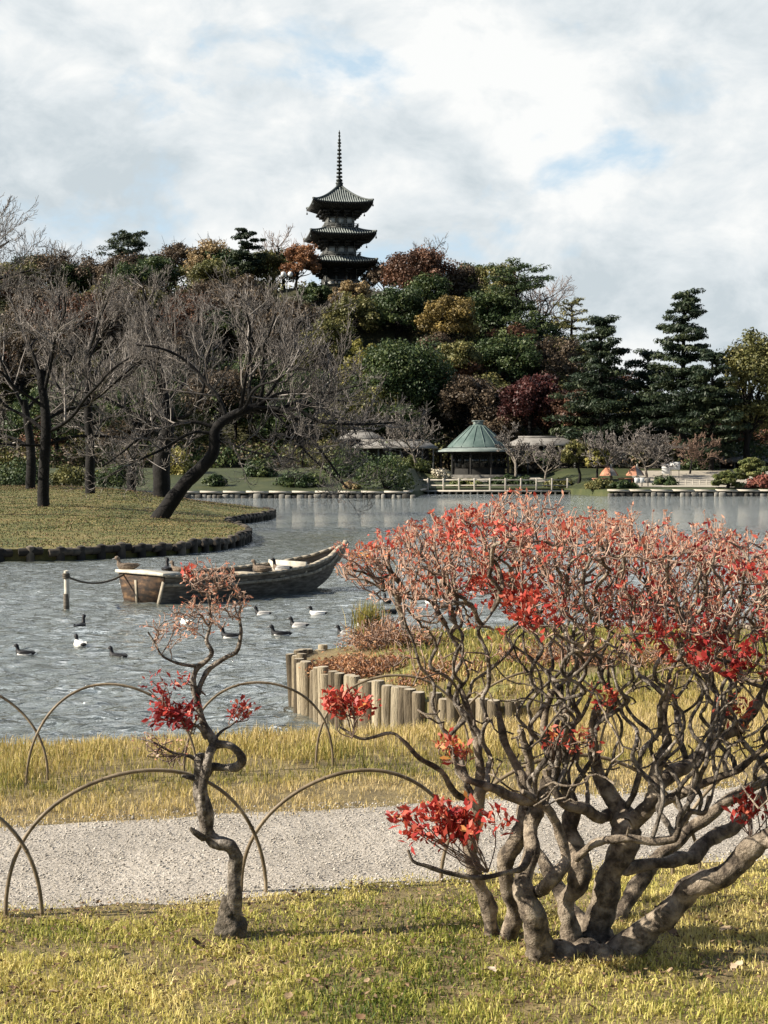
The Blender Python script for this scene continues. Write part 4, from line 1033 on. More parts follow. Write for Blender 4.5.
baretree('bare_tree', 416, 408, 156, 62, 'pale bare cherry with spreading limbs in front of the left pale roof', 41, 4, (8, 7, 6, 4), barkm='barkd', tmin=.03)
baretree('bare_tree', 515, 420, 155, 44, 'pale bare cherry just right of the green copper roof', 42, 4, (8, 7, 6, 4), barkm='barkd', tmin=.03)
baretree('bare_tree', 546, 432, 151, 56, 'low bare tree with a forked trunk right of the pavilion', 43, 4, (8, 7, 5, 4), barkm='barkd', tmin=.028)
baretree('bare_tree', 646, 420, 152, 96, 'widest grey bare tree on the far shore in front of the pines', 44, 4, (10, 8, 6, 4), barkm='barkd', tmin=.03)
baretree('bare_tree', 612, 428, 146, 56, 'grey bare tree above the left orange parasol', 45, 4, (8, 7, 6, 4), barkm='barkd', tmin=.028)
baretree('bare_tree', 690, 430, 158, 60, 'brownish bare tree left of the white building', 46, 4, (8, 7, 6, 4), twigm='brntwig', tmin=.03)
leafy('small_tree', 578, 440, 470, 38, 149, 'olive', 'small olive leaved tree with a thin trunk on the far shore', ncl=40, per=40, ls=.3, gap=.3)
leafy('small_tree', 598, 446, 472, 26, 147, 'lime', 'small pale green tree beside the olive one on the far shore', ncl=30, per=36, ls=.28, gap=.4)
def cloudpine(px, top, base, wp, Y, label, seed, npad):
    rs = np.random.RandomState(seed); x = at(px, base, Y)[0]; g = fz(x, Y); H = at(px, top, Y)[2] - g; W = wp / 2 / F * Y
    o = thing('clipped_pine', (x, Y, g), label, 'pine'); t = MB(); m = MB()
    tr = spline([np.array([0, 0, -.2]), np.array([.25, 0, H * .25]), np.array([-.15, 0, H * .55]), np.array([0, 0, H * .9])], 4); t.tube(tr, np.linspace(.2, .08, len(tr)), 7)
    for k in range(npad):
        f = .35 + .65 * k / (npad - 1); a = k * 2.4; rr = W * (1.1 - .75 * f) if k < npad - 1 else 0
        c = np.array([math.cos(a) * rr, math.sin(a) * rr * .8, H * f - .2]); i = int(f * (len(tr) - 1) * .8)
        t.tube(spline([tr[i], (tr[i] + c) / 2 + [0, 0, -.1], c], 3), np.linspace(.09, .04, 7), 5, cap=False)
        pr = W * (.62 - .18 * f)
        cc = c + unit(rs.randn(14, 3)) * np.array([pr, pr, pr * .3]) * .7; clump_leaves(m, rs, cc, np.full(14, pr * .42), 70, .24, .1, flat=.55, up=1.2)
    t.build('trunk', M['treebark'], o, smooth=True); m.build('crown', M['bonsai'], o); return o
cloudpine(726, 470.5, 492, 28, 139, 'small clipped pine with cloud like pads by the water on the right', 3, 7)
cloudpine(752, 458, 486, 32, 143, 'taller dome shaped clipped pine behind the russet hedge', 4, 11)

# orange parasols, boards and posts
for px, py, lab in ((606, 477, 'left orange and white parasol on the far shore under the grey bare trees'), (632, 477, 'right orange and white parasol on the far shore under the widest grey bare tree')):
    Y = 146.; x = at(px, py, Y)[0]; g = fz(x, Y); zt = at(px, 466, Y)[2] - g
    o = thing('parasol', (x, Y, g), lab, 'parasol')
    m = MB(); m.tube([(.5, 0, -.1), (.5, 0, zt + .2)], .07, 8); m.build('pole', M['palewood'], o)
    m = MB(); n8 = 8; r = .95
    prof = [(r, zt - .95), (r * .75, zt - .55), (r * .35, zt - .15), (.04, zt + .05)]
    for k in range(n8):
        a0, a1 = k / n8 * 6.2832, (k + 1) / n8 * 6.2832
        for (r_a, z_a), (r_b, z_b) in zip(prof, prof[1:]):
            m.add([(.3 + r_a * math.cos(a0), r_a * math.sin(a0), z_a), (.3 + r_a * math.cos(a1), r_a * math.sin(a1), z_a), (.3 + r_b * math.cos(a1), r_b * math.sin(a1), z_b), (.3 + r_b * math.cos(a0), r_b * math.sin(a0), z_b)], [(0, 1, 2, 3)], mi=k % 3 == 0)
    m.build('canopy', [M['orangec'], M['grayroof']], o)
    m = MB(); m.box((-.6, 0, .42), (1.5, .7, .1), bevel=.02); m.box((-1.2, 0, .18), (.1, .6, .4)); m.box((0, 0, .18), (.1, .6, .4)); b = m.build('bench', M['orangec'], o); 
for px, py, ww, hh, lab in ((666, 477, .85, 1.0, 'left of two white sign boards standing on the gravel'), (675, 474, 1.0, .8, 'right and higher of two white sign boards on the gravel')):
    Y = 152.; x = at(px, py, Y)[0]; g = fz(x, Y); zt = at(px, py - 9, Y)[2] - g
    o = thing('sign_board', (x, Y, g), lab, 'sign', rz=R(-8))
    m = MB(); m.box((0, 0, zt - .1), (ww, .06, hh), bevel=.015); m.build('board', M['white'], o)
    for s_ in (-1, 1):
        m = MB(); m.tube([(s_ * ww * .4, .05, -.1), (s_ * ww * .4, .05, zt)], .035, 6); m.build('post', M['rail'], o)
for k, (px, py) in enumerate(((637, 486), (642, 485), (648, 484.5))):
    Y = 141.; x = at(px, py, Y)[0]; g = fz(x, Y)
    o = thing('notice_box', (x, Y, g), ('left', 'middle', 'right')[k] + ' one of three small white boxes on posts near the water', 'box')
    m = MB(); m.box((0, 0, .62), (.42, .32, .5), bevel=.03); m.build('box', M['white'] if k < 2 else M['grayroof'], o)
    m = MB(); m.tube([(0, 0, -.1), (0, 0, .4)], .05, 6); m.build('post', M['rail'], o)
# low rope fence on the gravel
fo = wthing('low_fence', (at(706, 486, 142)[0], 142, 0), 'low thin rail fence across the pale gravel on the right', 'fence')
m = MB()
for k in range(9):
    x = at(672 + k * 7, 486, 143)[0]; m = MB(); m.tube([(x, 143, fz(x, 143) - .1), (x, 143, fz(x, 143) + .55)], .04, 6); m.build('post', M['palewood'], fo)
for hz_ in (.25, .5):
    m = MB(); m.tube([(at(672 + k * 7, 486, 143)[0], 143.06, fz(at(672 + k * 7, 486, 143)[0], 143) + hz_) for k in range(9)], .025, 5); m.build('rail', M['palewood'], fo)

# ================================================================ peninsula: log edging, cherries, leaf cover
eo = wthing('log_edging', (penD[0][0], penD[0][1], WATER), 'dark row of short logs edging the leafy lawn on the left', 'log edging')
seg_ = []
for k in range(1, 16):
    a, b = pen[k], pen[k + 1]; n = max(1, int(np.linalg.norm(b - a) / .62))
    for i in range(n): seg_.append(a + (b - a) * i / n)
rs = np.random.RandomState(8); vis = [p for p in seg_ if -.5 < p[0] / p[1] < .02]
pm = MB()
for q in range(0, len(vis)):
    x, y = vis[q] + unit(vis[q] - np.array([-16., 62.])) * .12; z = -.69 + .03 * rs.randn(); m = MB()
    d = (vis[min(q + 1, len(vis) - 1)] - vis[max(q - 1, 0)]); L_ = np.linalg.norm(d); d = d / (L_ + 1e-6)
    a = np.array([x, y, z - .0]) - np.array([*d, 0]) * .34; b = np.array([x, y, z - .0]) + np.array([*d, 0]) * .34
    (m if q < 96 else pm).tube([(x, y, -1.8), (x, y, z)], .12 + .03 * rs.rand(), 7, rnd=rs.rand())
    (m if q < 96 else pm).tube([a + [0, 0, -.16], b + [0, 0, -.12]], .12, 7, rnd=rs.rand())
    if q < 96: m.build('log', M['wetlog'], eo, smooth=True)
if pm.n: pm.build('logs', M['wetlog'], eo, smooth=True)['kind'] = 'stuff'
# short grass and fallen leaves
rs = np.random.RandomState(9); n = 90000
X = rs.uniform(-40, 4, n * 2); Y = rs.uniform(44, 112, n * 2); k = inside(pen, X, Y) & (np.abs(X / Y + .14) < .19); X = X[k][:n]; Y = Y[k][:n]
edge = fbm(X * .35, Y * .12, 4)
m = MB(); m.blades(np.stack([X, Y, pen_z(X, Y) - .02], 1), .03 + .05 * rs.rand(len(X)), .04, rs, .9, rnd=np.clip(.1 + 1.1 * (edge - .25) + .2 * rs.randn(len(X)) + .3 * sstep(70, 46, Y), 0, 1))
tag(m.build('rough_grass', M['pengrass']), 'short rough grass on the leafy lawn under the cherries', 'grass', kind='stuff')
n = 22000
X = rs.uniform(-40, 4, n * 2); Y = rs.uniform(44, 112, n * 2); k = inside(pen, X, Y) & (np.abs(X / Y + .14) < .19); X = X[k][:n]; Y = Y[k][:n]
m = MB(); m.leaves(np.stack([X, Y, pen_z(X, Y) + .05 + .04 * rs.rand(len(X))], 1), unit(rs.randn(len(X), 3) * .5 + [0, 0, 1]), rs.randn(len(X), 3), .06, .04, rnd=np.clip(.3 + .18 * rs.randn(len(X)), 0, .7))
tag(m.build('leaf_litter', M['deadleaf']), 'brown leaf litter lying on the lawn under the cherries', 'leaf litter', kind='stuff')

def cherry(px, py, Y, label, seed, pts, rads, limbs, kids=(0, 8, 7, 7), **kw):
    b = at(px, py, Y); g = float(pen_z(b[0], Y)); o = thing('cherry_tree', (b[0], Y, g), label, 'tree')
    P = np.array([at(*p[:2], Y + p[2]) - np.array([b[0], Y, g]) for p in pts]); P[0, 2] = -.3
    P = spline(P, 4); rr = np.interp(np.linspace(0, 1, len(P)), np.linspace(0, 1, len(rads)), np.array(rads) * .86 * Y / F)
    LB = []
    for (f, dx, dy, dz, L_, r) in limbs:
        i = min(int(f * (len(P) - 1)), len(P) - 2); LB.append((P[i], (dx, dy, dz), L_ * .86, r * .66 * Y / F))
    S = bare_segments(seed, 10, 1, 4, kids, trunk=(P, rr, LB), **kw)
    bare_meshes(o, S, 'treebark', 'baretwig', .010, np.random.RandomState(seed)); return o
cherry(43, 508, 70, 'upright dark cherry tree, leftmost of the trunks on the leafy lawn', 51, [(43, 508, 0), (44, 470, 0), (46, 420, 0), (40, 370, .3)], (7.5, 6.2, 6, 4.5),
       [(.6, -1, .3, .5, 5.5, 3.2), (.66, 1, -.4, .35, 7.5, 3.4), (.74, .8, .5, .9, 6.5, 3), (.8, -.8, -.6, .8, 6, 3), (.9, .3, -.3, 1.2, 6, 3), (.97, -.5, .4, 1, 6, 3), (.5, 1, .1, .12, 8.5, 2.8), (.55, -1, -.2, .2, 6, 2.6), (1, .5, .5, 1, 5.5, 2.8)])
cherry(90, 497, 85, 'slim dark cherry trunk standing behind and right of the leftmost one', 52, [(90, 497, 0), (90, 450, 0), (88, 400, 0), (88, 350, .3)], (6, 5.2, 5, 3.5),
       [(.6, -1, .3, .6, 6, 2.6), (.7, 1, -.4, .6, 7, 2.8), (.8, .8, .5, 1, 6, 2.6), (.86, -.8, -.6, .9, 6, 2.6), (.97, .1, -.3, 1.2, 6, 2.6), (1, .5, .5, 1, 5.5, 2.4), (.55, .9, .2, .3, 7, 2.4)])
cherry(155, 511, 66, 'cherry tree with a thick trunk leaning right over the water', 53, [(155, 511, 0), (185, 484, 0), (212, 455, -.2), (216, 428, -.3), (240, 412, -.3), (262, 405, -.2)], (10.5, 8.2, 7.2, 6, 5, 4),
       [(1, .8, .1, .35, 7.4, 3.8), (1, 1, -.1, .02, 7.6, 3.4), (1, .95, .3, -.28, 6.8, 2.6), (.97, .9, -.3, -.3, 6.5, 2.4), (.93, .9, -.4, -.12, 7.2, 3.2), (.85, .7, .5, .05, 5.5, 3.0), (.8, .3, -.5, .9, 6, 3.4), (.7, -.5, .4, .9, 6.5, 3.4), (.62, -.9, -.3, .7, 6.5, 3.4), (.95, .4, .4, 1, 6, 3.2), (.98, .7, -.4, .55, 7, 3.2), (.55, -1, .2, .45, 6, 3), (.9, -.1, .3, 1.1, 6.5, 3), (.5, 1, -.2, -.02, 5, 2.2), (.88, .8, .2, -.25, 5, 2.2), (1, .3, -.2, .9, 5.5, 3), (.75, .9, -.5, .5, 6.5, 2.8)], droop=.6)
cherry(164, 494, 84, 'thick dark cherry trunk standing just behind the leaning one', 54, [(162, 494, 0), (162, 460, 0), (168, 420, 0), (160, 380, 0)], (11, 9.5, 8, 5),
       [(.6, -1, .3, .6, 7, 3.4), (.7, 1, -.4, .7, 7, 3.4), (.8, .6, .5, 1, 7, 3.2), (.88, -.8, -.6, .9, 7, 3.2), (.97, .1, -.3, 1.2, 7, 3.2), (1, .6, .5, 1, 6.5, 3), (.9, -.6, .4, 1.2, 7, 3)])
cherry(131, 484, 104, 'farthest forked cherry trunk between the upright ones', 55, [(131, 486, 0), (133, 455, 0), (139, 425, 0)], (5.5, 5, 4),
       [(.7, -1, .3, .9, 7, 2.8), (.8, 1, -.4, .9, 7, 2.8), (1, .4, .5, 1, 7, 2.6), (1, -.5, -.4, 1.1, 7, 2.6)])
cherry(28, 488, 96, 'dim cherry trunk at the far left behind the leftmost one', 56, [(30, 489, 0), (31, 450, 0), (24, 400, 0)], (6, 5.2, 4),
       [(.6, -1, .3, .6, 7, 2.8), (.75, 1, -.4, .7, 7, 2.8), (.9, .6, .5, 1.1, 7, 2.6), (1, -.5, -.4, 1.1, 7, 2.6)])
cherry(-92, 512, 62, 'bare cherry outside the left edge reaching fine twigs into the sky', 57, [(-92, 515, 0), (-90, 440, 0), (-82, 350, 0), (-74, 275, 0)], (9, 8, 7, 4.5),
       [(.6, 1, .3, .8, 6, 3.2), (.7, 1, -.4, .8, 6.5, 3.2), (.8, .7, .5, 1, 6.6, 3), (.9, .9, -.2, .8, 6.4, 3), (1, .9, .2, .8, 5.4, 3), (.95, 1, .1, .3, 5.5, 3), (1, -.5, .4, 1, 5, 3)])
# ================================================================ log wall and headland plants
wall_pts = [np.array(hl[k]) for k in [20, 21, 0, 1, 2, 3, 4, 5, 6, 7, 8, 9]]
wall_pts = [hl[19] * .4 + hl[20] * .6] + wall_pts
lw = wthing('log_wall', (hl[4][0], hl[4][1], WATER), 'retaining wall of upright pale weathered logs around the end of the headland', 'log wall')
rs = np.random.RandomState(12); path_ = []
for a, b in zip(wall_pts, wall_pts[1:]):
    L_ = np.linalg.norm(b - a); path_ += [a + (b - a) * i / max(1, int(L_ / .02)) for i in range(max(1, int(L_ / .02)))]
path_ = np.array(path_); cum = np.concatenate([[0], np.cumsum(np.linalg.norm(np.diff(path_, axis=0), axis=1))])
s_ = 0.0; nlog = 0
while s_ < cum[-1] and nlog < 98:
    r = .056 + .014 * rs.rand(); s_ += r; i = min(int(np.searchsorted(cum, s_)), len(path_) - 1); p = path_[i]
    zt = HLZ + .02 + .014 * rs.randn() - (.04 if rs.rand() < .12 else 0); tilt = .025 * rs.randn(2)
    m = MB(); z = np.array([-1.75, -1.3, -.9, zt - .02, zt]); P = np.column_stack([p[0] + tilt[0] * (z + 1.7), p[1] + tilt[1] * (z + 1.7), z])
    rr = r * np.array([1, 1.03, 1, .99, .9]); q = rs.rand()
    m.tube(P, rr, 10, rnd=q, cap=False, bump=.1, bfreq=9)
    n = len(m.v[0]); top = m.v[0][-10:]
    m.add(np.vstack([top, P[-1] + [0, 0, .004]]), None, [(k, (k + 1) % 10, 10) for k in range(10)], rnd=q, mi=1)
    m.build('log', [M['log'], M['logtop']], lw, smooth=False); s_ += r * 1.08 + .01; nlog += 1

def xyhl(px, py): return onz(px, py, HLZ + .1)
# dry fern mats
def dryclump(px, py, w_, h_, n, label, seed, leafm='dryfern', stems=60, cat='plant', name='dry_fern', depth=.6):
    rs = np.random.RandomState(seed); c = xyhl(px, py); g = float(hl_z(c[0], c[1])); W = w_ / 2 / F * c[1]; H = h_ / F * c[1]
    o = wthing(name, (c[0], c[1], g), label, cat)
    st = MB(); lf = MB()
    A = []; B = []; 
    for k in range(stems):
        a = rs.rand() * 6.283; rr = rs.rand() ** .5; b = np.array([c[0] + W * rr * math.cos(a), c[1] + W * depth * rr * math.sin(a), 0]); b[2] = float(hl_z(b[0], b[1])) - .03
        P = [b]; d = unit(np.array([rs.randn() * .5, rs.randn() * .5, 1.0])); L_ = H * (.5 + .6 * rs.rand()) * (1 - .35 * rr)
        for j in range(5):
            d = unit(d + rs.randn(3) * .3 - np.array([0, 0, .12 * j * (rs.rand())])); P.append(P[-1] + d * L_ / 5)
        P = np.array(P); A.append(P[:-1]); B.append(P[1:])
    A = np.concatenate(A); B = np.concatenate(B); st.segs(A, B, .006, .004, 3, rnd=np.repeat(rs.rand(stems), 5))
    i = rs.randint(0, len(A), n); f = rs.rand(n)[:, None]; C = A[i] * (1 - f) + B[i] * f + rs.randn(n, 3) * .03
    lf.leaves(C, unit(rs.randn(n, 3) + [0, 0, .6]), rs.randn(n, 3), .055 * (.6 + .8 * rs.rand(n)), .016 * (.6 + .8 * rs.rand(n)), rnd=np.clip(.5 + .25 * rs.randn(n), 0, 1), fold=.2)
    st.build('stems', M['twig'], o); lf.build('leaves', M[leafm], o); return o
dryclump(335, 655, 60, 16, 2600, 'low mat of rusty dead fern at the left tip of the headland', 1, stems=260)
dryclump(372, 662, 70, 24, 3000, 'rusty brown dead fern heap along the log wall', 2, stems=300)
dryclump(395, 648, 90, 44, 1500, 'tall tangle of brown dry stems in the middle of the headland', 3, stems=240)
dryclump(378, 638, 40, 46, 700, 'upright pinkish brown dry stalks at the far edge of the headland', 4, stems=120)
dryclump(440, 672, 90, 22, 1500, 'dry brown fern behind the branches of the large red shrub', 5, stems=140)
dryclump(560, 668, 120, 40, 2200, 'dry brown thicket on the headland behind the middle of the large red shrub', 6, stems=200)
dryclump(690, 672, 130, 46, 2200, 'dry brown thicket on the headland behind the right of the large red shrub', 7, stems=200)
c = xyhl(368, 636); g0 = wthing('grass_tuft', (c[0], c[1], -.4), 'upright yellow green grass tuft at the far edge of the headland', 'grass tuft')
rs = np.random.RandomState(5); m = MB(); B_ = np.column_stack([c[0] + .09 * rs.randn(170), c[1] + .09 * rs.randn(170), np.full(170, -.42)]); m.blades(B_, .34 + .2 * rs.rand(170), .014, rs, .4, rnd=np.clip(.4 + .2 * rs.randn(170), 0, 1)); m.build('blades', M['bankgrass'], g0)
n = 26000; X = rs.uniform(-1.2, 7, n * 3); Y = rs.uniform(12, 20.5, n * 3); k = inside(hl, X, Y); X = X[k][:n]; Y = Y[k][:n]
pat = fbm(X * .9, Y * .9, 4); k = (pat > .36) & (X / Y > .015 + .02 * rs.randn(len(X))); X, Y, pat = X[k], Y[k], pat[k]
m = MB(); m.blades(np.stack([X, Y, hl_z(X, Y) - .01], 1), .05 + .09 * rs.rand(len(X)), .014, rs, .9, rnd=np.clip(.3 + .9 * (pat - .4) + .2 * rs.randn(len(X)), 0, 1))
tag(m.build('headland_grass', M['bankgrass']), 'patchy green and straw grass on the headland', 'grass', kind='stuff')

# ================================================================ boat
sl = onz(123, 601, WATER); sr = onz(178, 606, WATER); bowb = onz(322, 592, WATER)
cen = (sl + sr) / 2
ax = np.array([.70, .714]); ax /= np.linalg.norm(ax); sd_ = np.array([ax[1], -ax[0]])   # right side = towards camera
org = np.array([at(142, 600, 30.3)[0], 30.3])
bt = thing('boat', (org[0], org[1], WATER), 'old flat bottomed wooden boat moored on the pond with ducks resting on it', 'boat', rz=math.atan2(ax[1], ax[0]))
BL = 5.6
def bsec(t):
    """half beam at gunwale, half beam at floor, gunwale height, floor height, x offset"""
    hb = np.interp(t, [0, .25, .5, .75, .9, 1], [.78, .86, .84, .62, .32, .05])
    fb = np.interp(t, [0, .25, .5, .75, .9, 1], [.56, .62, .6, .4, .16, .02])
    gh = np.interp(t, [0, .3, .55, .75, .9, 1], [.56, .48, .50, .58, .72, .92])
    fh = np.interp(t, [0, .6, .8, .92, 1], [-.08, -.08, -.03, .22, .66])
    return hb, fb, gh, fh
def hullside(off, z0=0, z1=1, mbx=None, n=28, sides=(-1, 1)):
    for s__ in sides:
        V = []
        for i in range(n + 1):
            t = i / n; hb, fb, gh, fh = bsec(t)
            for f in (z0, (z0 + z1) / 2, z1):
                y = (fb + (hb - fb) * f ** .85 + off) * s__; V.append((t * BL, -y, fh + (gh - fh) * f))
        Q = [(i * 3 + k, i * 3 + k + 1, i * 3 + 4 + k, i * 3 + 3 + k) for i in range(n) for k in range(2)]
        mbx.add(V, Q)
m = MB(); hullside(0, 0, 1, m); hullside(-.045, .05, 1, m)
n = 28
V = []
for i in range(n + 1):
    hb, fb, gh, fh = bsec(i / n); V += [(i / n * BL, fb, fh), (i / n * BL, -fb, fh)]
m.add(V, [(2 * i, 2 * i + 2, 2 * i + 3, 2 * i + 1) for i in range(n)])
V2 = [(x, y * .9, z + .06) for x, y, z in V]; m.add(V2, [(2 * i, 2 * i + 2, 2 * i + 3, 2 * i + 1) for i in range(n)])
hull = m.build('hull', M['wood'], bt)
for s__, nm in ((-1, 0), (1, 0)):      # gunwale planks
    m = MB(); P = []
    for i in range(n + 1): hb, fb, gh, fh = bsec(i / n); P.append((i / n * BL, -s__ * (hb + .0), gh + .02))
    for a, b in zip(P, P[1:]): m.bar(a, b, .12, .05)
    m.build('gunwale', M['woodm'], bt)
    m = MB(); P = []
    for i in range(n + 1): hb, fb, gh, fh = bsec(i / n); P.append((i / n * BL, -s__ * (fb + (hb - fb) * .74 ** .85 + .03), fh + (gh - fh) * .74))
    for a, b in zip(P, P[1:]): m.bar(a, b, .03, .06)
    m.build('rubbing_strake', M['woodm'], bt)
m = MB(); hb, fb, gh, fh = bsec(0)
m.add([(-.03, -fb, fh), (-.03, fb, fh), (-.03, hb, gh), (-.03, -hb, gh), (.03, -fb, fh), (.03, fb, fh), (.03, hb, gh), (.03, -hb, gh)], [(3, 2, 1, 0), (4, 5, 6, 7), (0, 1, 5, 4), (1, 2, 6, 5), (2, 3, 7, 6), (3, 0, 4, 7)])
m.build('transom', M['woodr'], bt)
m = MB(); m.bar((-.036, -hb * .99, gh - .1), (-.036, -fb * 1.02, fh + .02), .03, .07); m.build('transom_rib', M['woodm'], bt); m = MB(); m.bar((-.04, hb * .2, gh - .1), (-.04, fb * .2, fh + .02), .03, .06); m.build('transom_rib', M['woodm'], bt)
m = MB(); m.box((.16, 0, gh + .055), (.5, hb * 2.12, .06), bevel=.015); m.build('stern_board', M['woodl'], bt)
m = MB(); m.box((.95, 0, gh - .02), (.62, 1.56, .045), bevel=.01); m.build('stern_deck', M['woodm'], bt)
for t in (.36, .56): 
    hb, fb, gh, fh = bsec(t); m = MB(); m.box((t * BL, 0, gh - .08), (.24, hb * 1.93, .05), bevel=.012); m.build('thwart', M['woodm'], bt)
m = MB()
for i in range(9):
    hb, fb, gh, fh = bsec(.72 + i * .024); m.box(((.72 + i * .024) * BL, 0, gh - .16), (.14, hb * 1.8, .04))
m.build('bow_deck', M['woodm'], bt)
hb, fb, gh, fh = bsec(.72); m = MB(); m.box((.715 * BL, 0, gh - .02), (.05, hb * 1.92, .26)); m.build('bow_board', M['woodl'], bt)
m = MB(); m.bar((BL * .985, 0, .62), (BL * 1.045, 0, 1.04), .11, .12); m.build('stem_post', M['woodm'], bt)
for t in (.2, .45, .63, .83):
    m = MB()
    for s__ in (-1, 1):
        hb, fb, gh, fh = bsec(t); m.bar((t * BL, s__ * (fb - .05), fh + .05), (t * BL, s__ * (hb - .07), gh - .03), .05, .05)
    hb, fb, gh, fh = bsec(t); m.bar((t * BL, -fb + .05, fh + .08), (t * BL, fb - .05, fh + .08), .05, .05); m.build('frame_rib', M['wood'], bt)
def boat_w(x, y, z): 
    return np.array([org[0] + ax[0] * x - ax[1] * y, org[1] + ax[1] * x + ax[0] * y, WATER + z])
# mooring post and rope
mp_ = onz(66.5, 610, WATER); po = thing('mooring_post', (mp_[0], mp_[1], WATER), 'thin bleached mooring post standing in the water left of the boat', 'post')
zt = at(66.5, 571, mp_[1])[2] - WATER
m = MB(); m.tube([(0, 0, -.6), (.01, 0, zt * .5), (0, .01, zt)], [.055, .052, .05], 9, bump=.1, bfreq=12); m.build('post', M['woodl'], po, smooth=True)
m = MB(); m.tube([(.0, 0, .02), (0, 0, zt * .42)], .06, 9, cap=False); m.build('wet_base', M['wood'], po)
a = np.array([mp_[0], mp_[1], WATER + zt - .1]); b = boat_w(-.02, .6, .55); P = [a + (b - a) * t + np.array([0, 0, -.16 * 4 * t * (1 - t)]) for t in np.linspace(0, 1, 18)]
ro_ = wthing('mooring_rope', a, 'slack dark rope from the mooring post to the stern of the boat', 'rope'); m = MB(); m.tube(P, .022, 6); 
for k in range(3): m.lathe([(.058, -.02), (.085, 0), (.058, .02)], a + [0, 0, -.03 + .035 * k], 10)
m.build('rope', M['rope'], ro_, smooth=True)

# ================================================================ ducks
def duck_mesh(body, head, breast, tail, flank, standing=False, up=0.0):
    """continuous body, neck and head swept along one spine; x forward"""
    S = [(-.235, .075, .006, .004), (-.215, .072, .03, .012), (-.17, .06, .065, .035), (-.10, .045, .094, .062), (-.02, .038, .104, .075), (.06, .04, .1, .075), (.12, .055, .08, .07), (.15, .09, .052, .052), (.158, .125, .038, .036), (.162, .155 + up, .034, .033), (.172, .182 + up, .04, .04), (.19, .198 + up, .043, .042), (.213, .196 + up, .034, .033), (.228, .188 + up, .019, .016), (.25, .182 + up, .018, .009), (.272, .179 + up, .015, .006), (.28, .178 + up, .003, .002)]
    P = np.array([(x, 0, z) for x, z, _, _ in S]); T = np.gradient(P, axis=0); T = unit(T); n = len(S); k = 12
    V = []
    for i in range(n):
        up_ = unit(np.cross([0, 1., 0], T[i])) * -1; 
        if up_[2] < 0 and i < 7: up_ = -up_
        up_ = np.cross(T[i], [0, 1., 0]) * -1
        for j in range(k):
            a = j / k * 6.2832; V.append(P[i] + np.array([0, 1, 0]) * math.cos(a) * S[i][2] + up_ * math.sin(a) * S[i][3])
    mi = []; Q = []
    for i in range(n - 1):
        for j in range(k):
            Q.append((i * k + j, i * k + (j + 1) % k, (i + 1) * k + (j + 1) % k, (i + 1) * k + j))
            zc = V[i * k + j][2]
            if i >= 13: mi.append(4)
            elif i >= 8: mi.append(1)
            elif i >= 6: mi.append(2)
            elif i <= 1: mi.append(3)
            else: mi.append(5 if zc < .075 and i >= 2 else 0)
    m = MB(); V = np.array(V); V[:, 2] += .012 if not standing else .08
    m.add(V, Q, mi=np.array(mi)); return m, [M[body], M[head], M[breast], M[tail], M['bill'], M[flank]]
KINDS = {'tufted': ('dk', 'dk', 'dk', 'dk', 'wh'), 'pochard': ('gy', 'dk', 'dk', 'dk', 'wh'), 'pale': ('wh', 'dk', 'wh', 'dk', 'wh'), 'dark': ('dk', 'dk', 'dk', 'dk', 'dk'), 'brown': ('br', 'br', 'br', 'br', 'br'), 'drake': ('gy', 'dk', 'br', 'dk', 'wh')}
DM = {}
def duck(kind, loc, rz, label, group=None, standing=False, scale=1.0, up=0.0):
    o = thing('duck', loc, label, 'duck', group, rz=rz); o.scale = (scale,) * 3
    key = (kind, standing, up)
    if key not in DM:
        m, mats = duck_mesh(*KINDS[kind], standing=standing, up=up); b = m.build('body', mats, o, smooth=True)
        wg = MB()
        for s__ in (-1, 1):
            V = []
            for (x, y, z) in ((-.2, .03, .095), (-.1, .085, .1), (.04, .1, .085), (.09, .075, .06), (.0, .104, .045), (-.12, .09, .055)): V.append((x, s__ * (y + .008), z + (.08 if standing else .012)))
            V.append((-.05, s__ * .118, .08 + (.068 if standing else 0))); 
            T_ = [(k, (k + 1) % 6, 6) for k in range(6)]; wg.add(V, None, T_ if s__ < 0 else [(b_, a_, c_) for a_, b_, c_ in T_])
        wb = wg.build('wings', M[KINDS[kind][0]], o, smooth=True)
        ch = [b, wb]
        if standing:
            lg = MB()
            for s__ in (-.03, .03): lg.tube([(-.01, s__, .1), (-.005, s__, .02)], .008, 5); lg.box((.01, s__, .006), (.05, .04, .008))
            ch.append(lg.build('legs', M['bill'], o))
        DM[key] = [(c.name.split('.')[0], c.data) for c in ch]
    else:
        for nm, d in DM[key]:
            c = bpy.data.objects.new(nm, d); col.objects.link(c); c.parent = o
    return o
